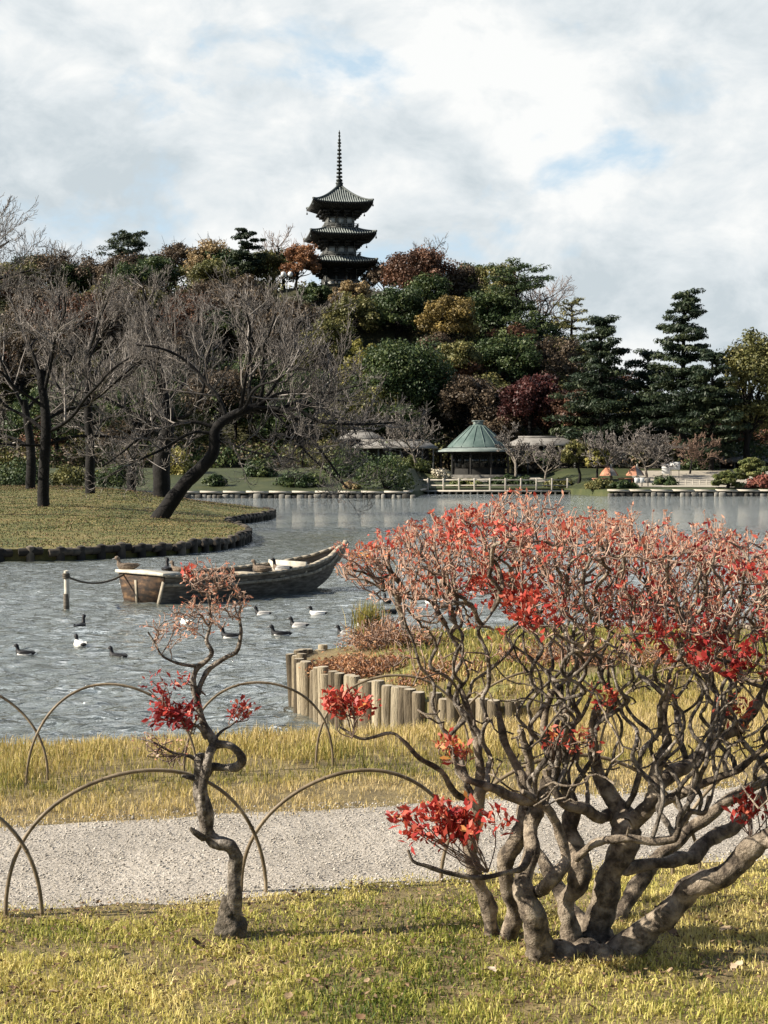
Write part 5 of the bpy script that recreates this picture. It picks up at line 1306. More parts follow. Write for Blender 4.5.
DK = [  # px, py, kind, heading deg, label
 (25, 655, 'tufted', 165, 'black and white duck swimming nearest the left edge of the pond'),
 (80, 628, 'dark', 75, 'all dark duck with raised neck below the mooring post'),
 (80, 646, 'pale', 125, 'white fronted duck just below the all dark one'),
 (118, 658, 'tufted', 150, 'black and white duck left of the small gnarled tree'),
 (231, 638, 'tufted', 170, 'black headed duck seen through the right twigs of the small gnarled tree'),
 (186, 624, 'pale', 120, 'whitish duck seen behind the small gnarled tree'),
 (263, 615, 'pochard', 170, 'pale duck closest to the side of the boat'),
 (281, 636, 'tufted', 175, 'black and white duck lowest of those right of the small gnarled tree'),
 (299, 627, 'pochard', 165, 'grey duck in the middle of the flock below the boat'),
 (318, 615, 'pale', 178, 'white sided duck below the bow of the boat'),
 (346, 635, 'pochard', 165, 'grey backed duck beside the far edge of the headland'),
 (361, 628, 'pale', 100, 'white duck half hidden by the yellow green grass tuft'),
 (387, 602, 'dark', 110, 'dark duck sitting high in the water right of the boat'),
 (390, 613, 'dark', 10, 'low flat dark duck just under the high sitting dark one'),
 (433, 604, 'pale', 170, 'white duck seen through the left branches of the large red shrub'),
 (448, 610, 'dark', 160, 'dark duck seen through the left branches of the large red shrub'),
 (456, 618, 'pochard', 190, 'grey duck seen lowest through the left branches of the large red shrub'),
]
for k, (px, py, kd, hd, lab) in enumerate(DK):
    p = onz(px, py, WATER); duck(kd, (p[0], p[1], WATER - .02), R(hd), lab, 'ducks on the pond', scale=.76 + .1 * ((k * 37) % 10) / 10, up=.05 if kd == 'dark' and k == 1 else 0)
bz = math.atan2(ax[1], ax[0])
duck('brown', boat_w(.12, .66, .64), R(185), 'brown duck resting on the left corner of the stern board', 'ducks on the boat', scale=1.15)
duck('dark', boat_w(.9, .35, .56), R(95), 'upright dark duck at the stern end of the boat', 'ducks on the boat', up=.05)
duck('brown', boat_w(1.0, .1, .56), R(140), 'dark brown duck beside the upright dark one in the stern', 'ducks on the boat')
duck('brown', boat_w(2.55, -.80, .545), R(160), 'brown duck resting on the near gunwale in the middle of the boat', 'ducks on the boat', scale=1.05)
duck('drake', boat_w(3.3, -.6, .44), R(172), 'standing grey and white drake with a dark head on the boat', 'ducks on the boat', standing=True, scale=1.05, up=.03)

# ================================================================ bamboo hoops
def hoop(pa, pb, ha, label, group, r=.0078, seed=0):
    rs = np.random.RandomState(seed); a = np.array(pa, float); b = np.array(pb, float); a[2] = float(near_z(a[0], a[1])); b[2] = float(near_z(b[0], b[1]))
    o = wthing('bamboo_hoop', a, label, 'hoop', group); P = []
    for t in np.linspace(0, math.pi, 40):
        c = math.cos(t); q = a + (b - a) * (.5 - .5 * c); z = ha * (math.sin(t) ** .92); P.append(q + np.array([0, .012 * math.sin(t * 2 + seed), z + .012 * math.sin(t * 3 + seed)]))
    P = [a - [0, 0, .08]] + P + [b - [0, 0, .08]]
    m = MB(); m.tube(P, r, 8, rnd=rs.rand()); 
    for k in (9, 17, 26, 34): m.tube([np.array(P[k]) - (np.array(P[k + 1]) - P[k]) * .08, np.array(P[k]) + (np.array(P[k + 1]) - P[k]) * .08], r * 1.22, 8, rnd=.8)
    m.build('cane', M['bamboo'], o, smooth=True); return o
G0 = lambda px, py: onz(px, py, 0)
nearh = [((-215, 926), (42, 918), .5, 'bamboo hoop at the left edge by the near side of the path'), ((5, 918), (266, 893), .53, 'whole bamboo hoop left of the small gnarled tree at the path edge'), ((241, 893), (470, 884), .475, 'bamboo hoop arching over the path between the small gnarled tree and the red shrub'), ((441, 882), (700, 874), .5, 'bamboo hoop passing behind the trunks of the large red shrub'), ((672, 874), (930, 866), .5, 'bamboo hoop at the right edge behind the large red shrub')]
for k, (a, b, h, lab) in enumerate(nearh): hoop(G0(*a), G0(*b), h, lab, 'hoops along the near edge of the path', seed=k)
farh = [((-115, 782), (48, 779), .5, 'far hoop cut by the left edge in front of the water'), ((27, 782), (197, 777), .52, 'far hoop second from the left above the yellow grass'), ((184, 774), (333, 766), .50, 'far hoop behind the small gnarled tree'), ((316, 766), (470, 762), .52, 'far hoop in front of the log wall'), ((452, 760), (620, 756), .52, 'far hoop behind the middle branches of the large red shrub'), ((600, 756), (770, 750), .52, 'far hoop behind the right branches of the large red shrub')]
for k, (a, b, h, lab) in enumerate(farh): hoop(G0(*a), G0(*b), h, lab, 'hoops along the far edge of the path', r=.0072, seed=10 + k)

# ================================================================ grass, litter and pebbles
rs = np.random.RandomState(21)
def scat(n, x0, x1, y0, y1, ok):
    X = rs.uniform(x0, x1, n); Y = rs.uniform(y0, y1, n); k = ok(X, Y); return X[k], Y[k]
X, Y = scat(230000, -2.3, 2.9, 4.0, 6.7, lambda X, Y: (Y < path_near(X) + .03 + .05 * rs.randn(len(X)) + wob(X, 3.1) * 1.6) & (np.abs(X) < .29 * Y + .6))
pt = fbm(X * 1.3 + 5, Y * 1.3, 4); clumpy = fbm(X * 9, Y * 9, 2); edge = sstep(.35, .02, path_near(X) - Y)
bare_ = sstep(.44, .3, fbm(X * 2.6 + 1, Y * 2.6 + 7, 4)); kp = rs.rand(len(X)) < (.4 + 1.2 * (clumpy - .2) + .4 * edge) * (1 - .72 * bare_); X, Y, pt, clumpy, edge = [q[kp] for q in (X, Y, pt, clumpy, edge)]
m = MB(); hgt = (.012 + .026 * rs.rand(len(X)) ** 1.5) * (.55 + 1.0 * clumpy)
m.blades(np.stack([X, Y, near_z(X, Y) - .003], 1), hgt * (1 - .4 * edge), .0042, rs, 1.1, rnd=np.clip(.16 + 1.25 * (pt - .22) + .5 * (clumpy - .5) + .17 * rs.randn(len(X)) + .3 * edge, 0, 1))
tag(m.build('lawn_grass', M['grass']), 'short yellowing lawn grass in the foreground', 'grass', kind='stuff')
X, Y = scat(270000, -4.2, 4.6, 6.3, 14.3, lambda X, Y: (Y > path_far(X) - .03 + .05 * rs.randn(len(X)) + wob(X, 8.4) * 1.6) & (Y < crest(X) + .5 + 4.6 * sstep(1.0, 1.7, X)) & (np.abs(X) < .3 * Y + .5))
dd = Y - path_far(X); cl = fbm(X * 4, Y * 4, 3); tl = sstep(.75, 1.25, dd + .25 * (cl - .5))
bare_ = sstep(.46, .3, fbm(X * 1.8 + 4, Y * 3.2, 4)); kp = rs.rand(len(X)) < (.35 + 1.0 * cl) * (1 - .6 * bare_); X, Y, cl, dd, tl = [q[kp] for q in (X, Y, cl, dd, tl)]
m = MB(); m.blades(np.stack([X, Y, near_z(X, Y) - .004], 1), (.016 + .034 * rs.rand(len(X))) * (.5 + 1.0 * cl) + tl * (.01 + .055 * rs.rand(len(X)) ** 2.0) * (.4 + 1.2 * cl), .0048, rs, .75, rnd=np.clip(.56 + .3 * (1 - tl) + .9 * (fbm(X * .9 + 2, Y * 1.2, 4) - .5) + .18 * rs.randn(len(X)) + .05 - .4 * sstep(.45, .8, dd) * sstep(1.25, .85, dd) + .12 * tl, 0, 1))
tag(m.build('bank_grass', M['bankgrass']), 'taller golden grass on the bank between the path and the water', 'grass', kind='stuff')
X, Y = scat(60000, -3.5, 4, 5, 9, lambda X, Y: (Y > path_near(X) - .06 + .05 * rs.randn(len(X))) & (Y < path_far(X) + .05 + .05 * rs.randn(len(X))) & (np.abs(X) < .29 * Y + .4))
m = MB(); sz = .0025 + .0055 * rs.rand(len(X)) ** 2.5
c8 = np.array([(1, 0, 0), (0, 1, 0), (-1, 0, 0), (0, -1, 0), (0, 0, .8), (0, 0, -.5)]); tr = np.array([(0, 1, 4), (1, 2, 4), (2, 3, 4), (3, 0, 4), (1, 0, 5), (2, 1, 5), (3, 2, 5), (0, 3, 5)])
V = (np.stack([X, Y, near_z(X, Y) + .016], 1)[:, None] + c8[None] * (sz[:, None, None] * (.6 + .8 * rs.rand(len(X), 6, 1)))).reshape(-1, 3)
T = (np.arange(len(X))[:, None, None] * 6 + tr[None]).reshape(-1, 3); m.add(V, None, T, rnd=np.repeat(np.clip(.5 + .22 * rs.randn(len(X)), 0, 1), 8))
tag(m.build('loose_pebbles', M['pebble']), 'loose pebbles scattered over the gravel path', 'pebbles', kind='stuff')
# fallen leaves: the larger ones one by one, crumbs as litter
def leafobj(px, py, s, rnd, label, group=None, seed=0):
    rs = np.random.RandomState(seed); p = onz(px, py, .02); o = bpy.data.objects
    m = MB(); nu = 8; V = []; 
    for i in range(nu + 1):
        t = i / nu; wv = math.sin(math.pi * t) ** .7 * .32 * s; cu = .25 * s * (t - .5) ** 2
        for j in (-1, 0, 1): V.append((s * (t - .5), j * wv, cu + abs(j) * .35 * wv + .006 * rs.randn() * s * 8))
    Q = [(i * 3 + j, i * 3 + j + 1, i * 3 + 4 + j, i * 3 + 3 + j) for i in range(nu) for j in range(2)]
    V = np.array(V) 
    m.add(V, Q, rnd=rnd); b = m.build('fallen_leaf', M['deadleaf'], smooth=True); b.location = (p[0], p[1], float(near_z(p[0], p[1])) + .022 + .006 * rs.rand()); b.rotation_euler = (.22 * rs.randn(), .2 * rs.randn(), rs.rand() * 6.28)
    tag(b, label, 'leaf', group); return b
leafobj(737, 970, .065, .8, 'large pale fallen leaf in the shade right of the shrub trunks', seed=1)
leafobj(726, 931, .05, .75, 'small brown fallen leaf on the lit lawn below the right limb', seed=2)
leafobj(492, 972, .042, .9, 'whitish fallen leaf at the foot of the shrub trunks', seed=3)
leafobj(62, 972, .035, .85, 'pale fallen leaf on the lawn at the far left', seed=4)
leafobj(200, 946, .07, .15, 'dark brown fallen leaf beside the stump of the small tree', seed=5)
leafobj(296, 896, .05, .35, 'brown curled leaf at the path edge by the crossing hoops', seed=6)
for k in range(44):
    px, py = rs.uniform(0, 768), rs.uniform(900, 1020)
    leafobj(px, py, .02 + .025 * rs.rand(), .15 + .5 * rs.rand(), 'small curled brown leaf lying on the foreground lawn', 'leaves fallen on the lawn', seed=30 + k)
X, Y = scat(9000, -2.2, 2.6, 4.1, 6.0, lambda X, Y: (Y < path_near(X)) & (fbm(X * 2 + 9, Y * 2, 3) > .44))
m = MB(); m.leaves(np.stack([X, Y, near_z(X, Y) + .02 + .012 * rs.rand(len(X))], 1), unit(rs.randn(len(X), 3) * .5 + [0, 0, 1]), rs.randn(len(X), 3), .008 + .018 * rs.rand(len(X)) ** 2, .006 + .009 * rs.rand(len(X)), rnd=rs.rand(len(X)) * .6)
tag(m.build('leaf_crumbs', M['deadleaf']), 'crumbled brown leaf bits among the foreground grass', 'leaf litter', kind='stuff')
# ================================================================ the two shrubs
def colonize(seedP, seedD, attr, step, kill, infl, rs, up=.15, gn=.35, iters=140, maxn=14000):
    """space colonisation; returns positions, parents (parent -1 for seeds)"""
    P = [np.array(p, float) for p in seedP]; D = [np.array(d, float) for d in seedD]; par = [-1] * len(P); A = np.array(attr); kids = [0] * len(P)
    for it in range(iters):
        if len(A) == 0 or len(P) > maxn: break
        kd = kdtree.KDTree(len(P))
        for i, p in enumerate(P): kd.insert(p, i)
        kd.balance(); acc = {}; keep = np.ones(len(A), bool)
        for k, a in enumerate(A):
            _, i, dist = kd.find(a)
            if dist < kill: keep[k] = False; continue
            if dist > infl: continue
            v = (a - P[i]) / dist
            if i in acc: acc[i] += v
            else: acc[i] = v.copy()
        A = A[keep]; new = 0
        for i, v in acc.items():
            if kids[i] >= 3: continue
            d = unit(unit(v) + .45 * D[i] + np.array([0, 0, up]) + gn * rs.randn(3)); q = P[i] + d * step
            P.append(q); D.append(d); par.append(i); kids.append(0); kids[i] += 1; new += 1
        if new == 0: break
    return np.array(P), np.array(par), np.array(D)

def pipes(P, par, rtip, ex, seed_r=None, rmax=.02):
    n = len(P); w_ = np.zeros(n); hask = np.zeros(n, bool)
    for i in range(n - 1, -1, -1):
        if not hask[i]: w_[i] = rtip ** ex
        if par[i] >= 0: w_[par[i]] += w_[i]; hask[par[i]] = True
    return np.minimum(w_ ** (1 / ex), rmax), ~hask

def wiggle(P, amp, fr, seed):
    O = np.array([mnoise.noise_vector(Vector(p * fr + seed)) for p in P]); return P + O * amp

def limb(o, pts, rad, Y0, name='trunk', matn='bark', n=9, sides=14, bump=.2, bfreq=24, label=None):
    """pts: (px, py, depth offset); rad in px"""
    P = np.array([at(a, b, Y0 + c) for a, b, c in pts]); q = spline(P, n)
    rr = np.interp(np.linspace(0, 1, len(q)), np.linspace(0, 1, len(rad)), np.array(rad, float)) * Y0 / F * (.8 if o is sh else .9)
    q[1:-1] += np.array([mnoise.noise_vector(Vector(p * 9)) for p in q[1:-1]]) * rr[1:-1, None] * .45
    rr = rr * (1 + .28 * np.array([mnoise.noise(Vector(p * 13 + 5)) for p in q]))
    m = MB(); m.tube(q, rr, sides, bump=bump, bfreq=bfreq)
    # knots
    b = m.build(name, M[matn], o, smooth=True)
    if label: b['label'] = label
    return q, rr

YB = 5.12
base = at(588, 955, YB); sh = wthing('red_shrub', (base[0], base[1], 0), 'large spreading old shrub with many twisted grey trunks and a red leaved crown', 'shrub')
LIMBS = [
 # pts, radii(px)
 ([(495, 946, .2), (487, 905, .18), (478, 880, .16), (472, 856, .14), (474, 830, .12), (478, 800, .1), (481, 772, .1), (478, 748, .1), (470, 715, .12), (458, 685, .14)], [11, 10, 9.5, 9, 8, 9, 7, 5.5, 4.5, 3.5]),
 ([(506, 946, .17), (512, 912, .13), (505, 886, .1), (506, 862, .08), (520, 836, .08), (527, 806, .1), (522, 778, .12), (505, 742, .15), (498, 712, .18)], [12, 10, 9.5, 11, 12, 9, 6.5, 5, 4]),
 ([(549, 968, -.05), (540, 938, -.1), (530, 908, -.13), (522, 884, -.1), (528, 855, -.06), (532, 828, 0), (541, 800, .02), (548, 778, .03), (560, 750, .05), (565, 715, .08), (556, 690, .1)], [20, 17, 15.5, 13, 12, 10, 9, 8, 6.5, 5, 4]),
 ([(538, 892, -.1), (548, 884, -.2), (558, 874, -.22), (566, 858, -.2), (560, 834, -.2), (552, 815, -.22), (540, 802, -.24), (522, 792, -.26)], [9, 9, 8, 6, 6, 6, 5, 4]),
 ([(571, 955, .02), (569, 920, 0), (566, 898, 0), (578, 880, -.02), (579, 856, 0), (570, 830, .03), (572, 806, .05), (562, 784, .05), (552, 760, .03), (545, 725, 0), (552, 690, 0)], [14, 11.5, 11, 13, 13, 11, 9, 7, 6, 5, 4]),
 ([(600, 958, .1), (592, 932, .08), (603, 898, .06), (613, 868, .06), (622, 844, .06), (624, 818, .08), (612, 795, .1), (598, 772, .12), (592, 735, .14), (600, 700, .14)], [26, 21, 18, 17, 17, 15, 10, 8, 6, 5]),
 ([(623, 830, .08), (640, 818, .02), (652, 798, .0), (656, 772, 0), (666, 745, .02), (664, 712, .04), (672, 682, .04)], [13, 11, 9, 7.5, 6, 5, 4]),
 ([(612, 962, .0), (640, 938, -.06), (674, 912, -.1), (694, 888, -.13), (720, 874, -.16), (740, 860, -.18), (762, 842, -.22), (790, 822, -.25), (815, 785, -.25), (822, 745, -.22)], [22, 17, 15, 14.5, 13.5, 13, 13, 11, 9, 7]),
 ([(626, 868, .02), (648, 865, .06), (676, 860, .1), (692, 856, .16), (700, 846, .2), (718, 834, .24), (736, 824, .26), (752, 806, .3), (776, 780, .32), (790, 745, .3)], [10, 8, 8, 10, 11, 9, 9, 8, 7, 6]),
 ([(576, 858, -.12), (592, 845, -.16), (608, 840, -.18), (630, 838, -.2), (652, 842, -.2), (674, 840, -.2), (680, 826, -.2), (690, 811, -.18), (704, 812, -.18), (709, 796, -.16)], [5, 5.2, 5.2, 5, 5, 5.5, 4.5, 4, 3, 2.5]),
 ([(530, 852, -.12), (522, 868, -.18), (505, 873, -.22), (488, 876, -.26), (468, 877, -.3), (445, 872, -.33), (427, 866, -.35), (413, 861, -.36), (408, 850, -.36)], [6, 4, 3.2, 3.2, 3.2, 3, 2.5, 2, 1.5]),
 ([(535, 800, .02), (515, 799, -.02), (492, 789, -.06), (470, 780, -.1), (460, 770, -.1), (453, 755, -.1), (449, 735, -.08)], [7, 6, 5.5, 5, 4, 3.2, 2.6]),
 ([(470, 800, .1), (455, 793, .06), (441, 771, .02), (420, 758, 0), (404, 742, -.02), (390, 733, -.02), (362, 739, -.02), (340, 727, -.02)], [4, 4, 3.6, 3.2, 2.8, 2.2, 1.8, 1.4]),
 ([(650, 800, .02), (668, 776, .12), (690, 762, .2), (712, 745, .28), (736, 729, .32), (756, 705, .36), (768, 680, .38)], [9, 9, 9.5, 9, 8, 6, 5]),
 ([(612, 812, .1), (598, 818, .02), (584, 808, -.04), (566, 805, -.08), (556, 790, -.1), (545, 770, -.08)], [8, 7.5, 7, 6, 5, 4]),
 ([(640, 812, .05), (668, 800, -.02), (690, 790, -.06), (716, 778, -.1), (742, 768, -.12), (770, 742, -.14)], [6.5, 6, 5.5, 5, 4.5, 4]),
 ([(606, 950, .25), (626, 905, .4), (650, 868, .5), (690, 830, .58), (730, 800, .6), (775, 775, .6), (830, 745, .55)], [13, 11, 10, 9, 8, 7, 6]),
 ([(590, 945, .2), (560, 890, .4), (536, 850, .5), (522, 810, .55), (530, 770, .55), (520, 730, .5)], [12, 10, 8, 7, 6, 5]),
 ([(762, 842, -.22), (800, 836, -.3), (850, 815, -.35), (890, 780, -.35), (905, 740, -.3)], [11, 10, 9, 7, 5.5]),
]
seeds = []; seedr = []; seedd = []
for pts, rad in LIMBS:
    q, rr = limb(sh, pts, rad, YB)
    t = np.gradient(q, axis=0); t = unit(t)
    for i in range(len(q)):
        if q[i, 2] > .42 and i > len(q) * .3: seeds.append(q[i]); seedr.append(rr[i]); seedd.append(unit(t[i] * .5 + [0, 0, .8]))
# root flare
m = MB()
for (a, b, c, d_) in ((560, 962, -.05, 20), (585, 962, -.02, 20), (620, 960, 0, 18), (600, 965, -.08, 16)):
    p = at(a, b, YB + c); p[2] = .0; r = d_ * YB / F; ang = np.random.RandomState(a).rand() * 6
    m.lathe([(r * 1.3, -.05), (r * 1.05, .01), (r * .7, .045), (r * .3, .06), (.01, .062)], p, 12)
m.build('root_flare', M['bark'], sh, smooth=True)
rs = np.random.RandomState(6)
# crown envelope
def topz(x): return np.interp(x, [-.2, -.12, .1, .3, .55, .9, 1.32, 1.7, 2.05, 2.2], [1.36, 1.40, 1.49, 1.56, 1.57, 1.52, 1.46, 1.40, 1.25, 1.1])
cx, cy, rx, ry = 1.0, YB + .02, 1.15, .66
A = []
while len(A) < 3800:      # dense upper shell
    x = cx + rx * rs.uniform(-1, 1); y = cy + ry * rs.uniform(-1, 1); e = ((x - cx) / rx) ** 2 + ((y - cy) / ry) ** 2
    if e > 1: continue
    zt = topz(x) - .12 * ((y - cy) / ry) ** 2; th = np.interp(x, [-.15, .1, .5, 1.2, 2.1], [.1, .26, .36, .34, .3])
    q_ = Vector((x, y, zt - .02 - th * rs.rand() ** 1.15))
    if mnoise.noise(q_ * 4.2 + Vector((3, 1, 7))) < -.16: continue      # gaps in the crown
    A.append(tuple(q_))
while len(A) < 4250:      # open lower storey of twisted stems
    x = cx + (rx - .12) * rs.uniform(-1, 1); y = cy + (ry - .1) * rs.uniform(-1, 1)
    if ((x - cx) / (rx - .12)) ** 2 + ((y - cy) / (ry - .1)) ** 2 > 1: continue
    lo = np.interp(x, [-.1, .2, .5, 2.1], [1.15, .75, .55, .6]); A.append((x, y, rs.uniform(lo, topz(x) - .3)))
# slender wavy stems rising from the limbs to the underside of the crown
n0 = len(seeds); cand_ = [i for i in range(n0) if .38 < seeds[i][2] < .95 and seeds[i][0] > .26]; ms = MB(); made = 0
for tries in range(4000):
    if made >= 54: break
    i = cand_[rs.randint(len(cand_))]; s0 = seeds[i]
    e = s0 + np.array([.2 * rs.randn() + .02, .16 * rs.randn(), 0]); e[2] = topz(e[0]) - rs.uniform(.3, .46)
    if ((e[0] - cx) / (rx - .1)) ** 2 + ((e[1] - cy) / (ry - .06)) ** 2 > 1 or e[2] < s0[2] + .18: continue
    L_ = np.linalg.norm(e - s0); nn = max(5, int(L_ / .045)); tt = np.linspace(0, 1, nn)[:, None]
    q = s0 + (e - s0) * tt + np.array([0, 0, .0]); ph = rs.rand(3) * 50
    off_ = np.array([mnoise.noise_vector(Vector((float(t_) * L_ * 8.5 + ph[0], ph[1], ph[2]))) for t_ in tt[:, 0]]); off_[:, 2] *= .3
    q = q + off_ * .095 * np.sin(np.pi * np.clip(tt * 1.2, 0, .5)) 
    q = spline(q, 3); rA = min(seedr[i] * .7, rs.uniform(.0058, .0125)); rr_ = np.linspace(rA, rA * .5, len(q)) * (1 + .12 * rs.randn(len(q)))
    ms.tube(q, rr_, 7, cap=False, bump=.1, bfreq=30); made += 1
    tq = unit(np.gradient(q, axis=0))
    for j in range(len(q) // 3, len(q), 3): seeds.append(q[j]); seedr.append(rr_[j]); seedd.append(unit(tq[j] * .6 + rs.randn(3) * .3 + [0, 0, .5]))
ms.build('stems', M['barkd'], sh, smooth=True)
P, par, D = colonize(seeds, seedd, A, .03, .042, .42, rs, up=.12, gn=.3)
r_, tip = pipes(P, par, .0024, 2.1, rmax=.0175)
ns = len(seeds)
Pw = wiggle(P, .036, 8, 3.0); Pw = wiggle(Pw, .014, 19, 8.0); Pw[:ns] = P[:ns]
k = np.arange(ns, len(P)); pa = par[k]
ra = np.where(pa < ns, r_[k], r_[pa]); r_ = np.where(P[:, 2] < 1.0, np.maximum(r_, .0036), r_); thick = r_[k] > .0032
mb1 = MB(); mb1.segs(Pw[pa][thick], Pw[k][thick], np.minimum(ra[thick], r_[k][thick] * 1.3), r_[k][thick], 7, rnd=rs.rand(thick.sum())); mb1.build('branches', M['bark'], sh, smooth=True)
mb2 = MB(); th = ~thick; mb2.segs(Pw[pa][th], Pw[k][th], np.minimum(ra[th], r_[k][th] * 1.4), r_[k][th], 4, rnd=np.clip(.25 + .5 * (Pw[k][th][:, 2] - .9) + .2 * rs.randn(th.sum()), 0, 1))
print('shrub nodes', len(P), 'tips', tip.sum(), 'seeds', ns)
# twiglets: short shoots that curve up from every thin node in the crown
cand = k[(r_[k] < .0032) & (P[k][:, 2] > topz(P[k][:, 0]) - .46)]
ci = np.concatenate([cand, cand[rs.rand(len(cand)) < .75], np.where(tip)[0], np.where(tip)[0]]); ci = ci[(ci >= ns) & (Pw[ci][:, 2] > .98)]
d0 = unit(D[ci] * .5 + rs.randn(len(ci), 3) * .6 + [0, 0, .65]); L1 = .02 + .035 * rs.rand(len(ci))
E1 = Pw[ci] + d0 * L1[:, None] * .55; d1 = unit(d0 + [0, 0, .9]); E2 = E1 + d1 * L1[:, None] * .6
q = rs.rand(len(ci)); hz = np.clip((Pw[ci][:, 2] - .95) / .4, 0, 1)
mb2.segs(Pw[ci], E1, .0021, .0017, 3, rnd=np.clip(.3 + .45 * hz + .2 * rs.randn(len(ci)), 0, 1)); mb2.segs(E1, E2, .0017, .0013, 3, rnd=np.clip(.4 + .45 * hz + .2 * rs.randn(len(ci)), 0, 1))
mb2.build('twigs', M['twig'], sh)
# slender bud leaves and remaining red leaves
def reds(p):
    """how leafy the crown is around a point, 0..1 (the shrub keeps leaves in patches)"""
    x, y, z = p[:, 0], p[:, 1], p[:, 2]; s = np.zeros(len(p))
    for (px, py, rx_, rz_, a) in RED:
        c = at(px, py, YB); s = np.maximum(s, a * np.exp(-(((x - c[0]) / (rx_ * YB / F)) ** 2 + ((z - c[2]) / (rz_ * YB / F)) ** 2)))
    return s
RED = [(505, 597, 34, 24, 1.0), (690, 645, 56, 27, 1.0), (470, 530, 40, 14, .45), (560, 545, 40, 16, .2), (690, 560, 70, 18, .18), (620, 575, 40, 16, .15), (755, 590, 30, 40, .25), (600, 690, 40, 40, .15), (640, 620, 20, 15, .6), (380, 545, 40, 15, .12)]
mb3 = MB(); mb4 = MB()
tips_ = np.repeat(np.arange(len(ci)), 3); C = E2[tips_]; rd = reds(C); hz3 = hz[tips_]
sel = rs.rand(len(C)) < .28 + .68 * hz3
C3, t3 = C[sel], tips_[sel]; dd = unit(d1[t3] + .75 * rs.randn(len(t3), 3)); ln = .010 + .014 * rs.rand(len(t3))
mb3.leaves(C3 + dd * ln[:, None] * .4, unit(rs.randn(len(t3), 3)), dd, ln, ln * .34, rnd=np.clip(.68 - .6 * rd[sel] - .14 * fbm(C3[:, 0] * 4, C3[:, 2] * 5 + C3[:, 1], 3) + .2 * rs.randn(len(t3)), 0, 1), fold=.2)
mb3.build('bud_leaves', M['budleaf'], sh)
rep = np.repeat(np.arange(len(ci)), 9); C = E2[rep]; rd = reds(C); sel = rs.rand(len(C)) < rd * .85 + .015 * hz[rep]
C4, t4 = C[sel], rep[sel]; dd = unit(d1[t4] + 1.0 * rs.randn(len(t4), 3)); ln = (.016 + .016 * rs.rand(len(t4))) * (1 + .3 * rd[sel])
nz_ = fbm(C4[:, 0] * 3, C4[:, 2] * 3, 3); darkr = np.exp(-(((C4[:, 0] - at(690, 645, YB)[0]) / .2) ** 2))
mb4.leaves(C4 + dd * ln[:, None] * .5, unit(rs.randn(len(t4), 3) + [0, 0, .5]), dd, ln, ln * .46, rnd=np.clip(.52 - .28 * darkr + .5 * (nz_ - .5) + .15 * rs.randn(len(t4)), 0, .9), fold=.18)
# low sprays of big leaves
def spray(o, px, py, w_, h_, dY, n, mean, seed, ln0=.032, Y0=YB, frm=None, nt=20, anchor=None, leafm='redleaf', tilt=.5):
    rs = np.random.RandomState(seed); c = at(px, py, Y0 + dY); W = w_ / 2 / F * Y0; H = h_ / 2 / F * Y0
    tw = MB(); lf = MB(); anchor = c - np.array([0, 0, H * 1.3]) if anchor is None else np.array(anchor)
    E = c + unit(rs.randn(nt, 3)) * (rs.rand(nt, 1) ** .5) * np.array([W, W * .55, H]) + [0, 0, .15 * H]
    A = []; B = []
    for e in E:
        mid = anchor + (e - anchor) * .5 + rs.randn(3) * .02 + [0, 0, -.015]; pl = spline([anchor, mid, e], 4); A.append(pl[:-1]); B.append(pl[1:])
    sel_ = rs.rand(nt) < .45; sel_[0] = True; tw.segs(np.concatenate([a_ for a_, s_ in zip(A, sel_) if s_]), np.concatenate([b_ for b_, s_ in zip(B, sel_) if s_]), .0024, .0018, 4, rnd=.25)
    nt_ = nt; n = int(n * 1.25); i = rs.randint(0, nt, n); dd = unit(unit(E[i] - anchor) * .7 + rs.randn(n, 3) * .8 + [0, 0, .25]); ln = ln0 * (.55 + .75 * rs.rand(n))
    C = E[i] + rs.randn(n, 3) * .014 + dd * ln[:, None] * .5
    lf.leaves(C, unit(rs.randn(n, 3) + [-.3, -.3, .6]), dd, ln, ln * .42, rnd=np.clip(mean + .2 * rs.randn(n), 0, 1), fold=.2)
    tw.build('spray_twigs', M['twig'], o); lf.build('leaf_spray', M[leafm], o)
mb4.build('leaves', M['redleaf'], sh)
spray(sh, 452, 828, 112, 36, -.28, 420, .55, 1, .04, anchor=at(488, 872, YB - .26), nt=40)
spray(sh, 352, 705, 74, 22, -.02, 240, .6, 2, .034, anchor=at(352, 738, YB - .02))
spray(sh, 455, 752, 44, 30, -.08, 90, .72, 3, .032, anchor=at(453, 762, YB - .1), nt=14)
spray(sh, 565, 747, 40, 14, .05, 60, .72, 4, .03, anchor=at(560, 762, YB), nt=12)
spray(sh, 752, 812, 36, 26, -.2, 110, .45, 5, .036, anchor=at(752, 838, YB - .2), nt=18)
spray(sh, 735, 715, 30, 40, .1, 60, .65, 6, .03, anchor=at(744, 735, YB + .3), nt=14)
spray(sh, 604, 700, 26, 30, -.1, 50, .6, 7, .026, anchor=at(600, 722, YB + .1), nt=12)
spray(sh, 570, 742, 60, 26, -.1, 70, .66, 8, .026, anchor=at(560, 762, YB), nt=20)
spray(sh, 370, 560, 50, 26, 0, 70, .85, 9, .02, anchor=at(392, 590, YB), nt=24)

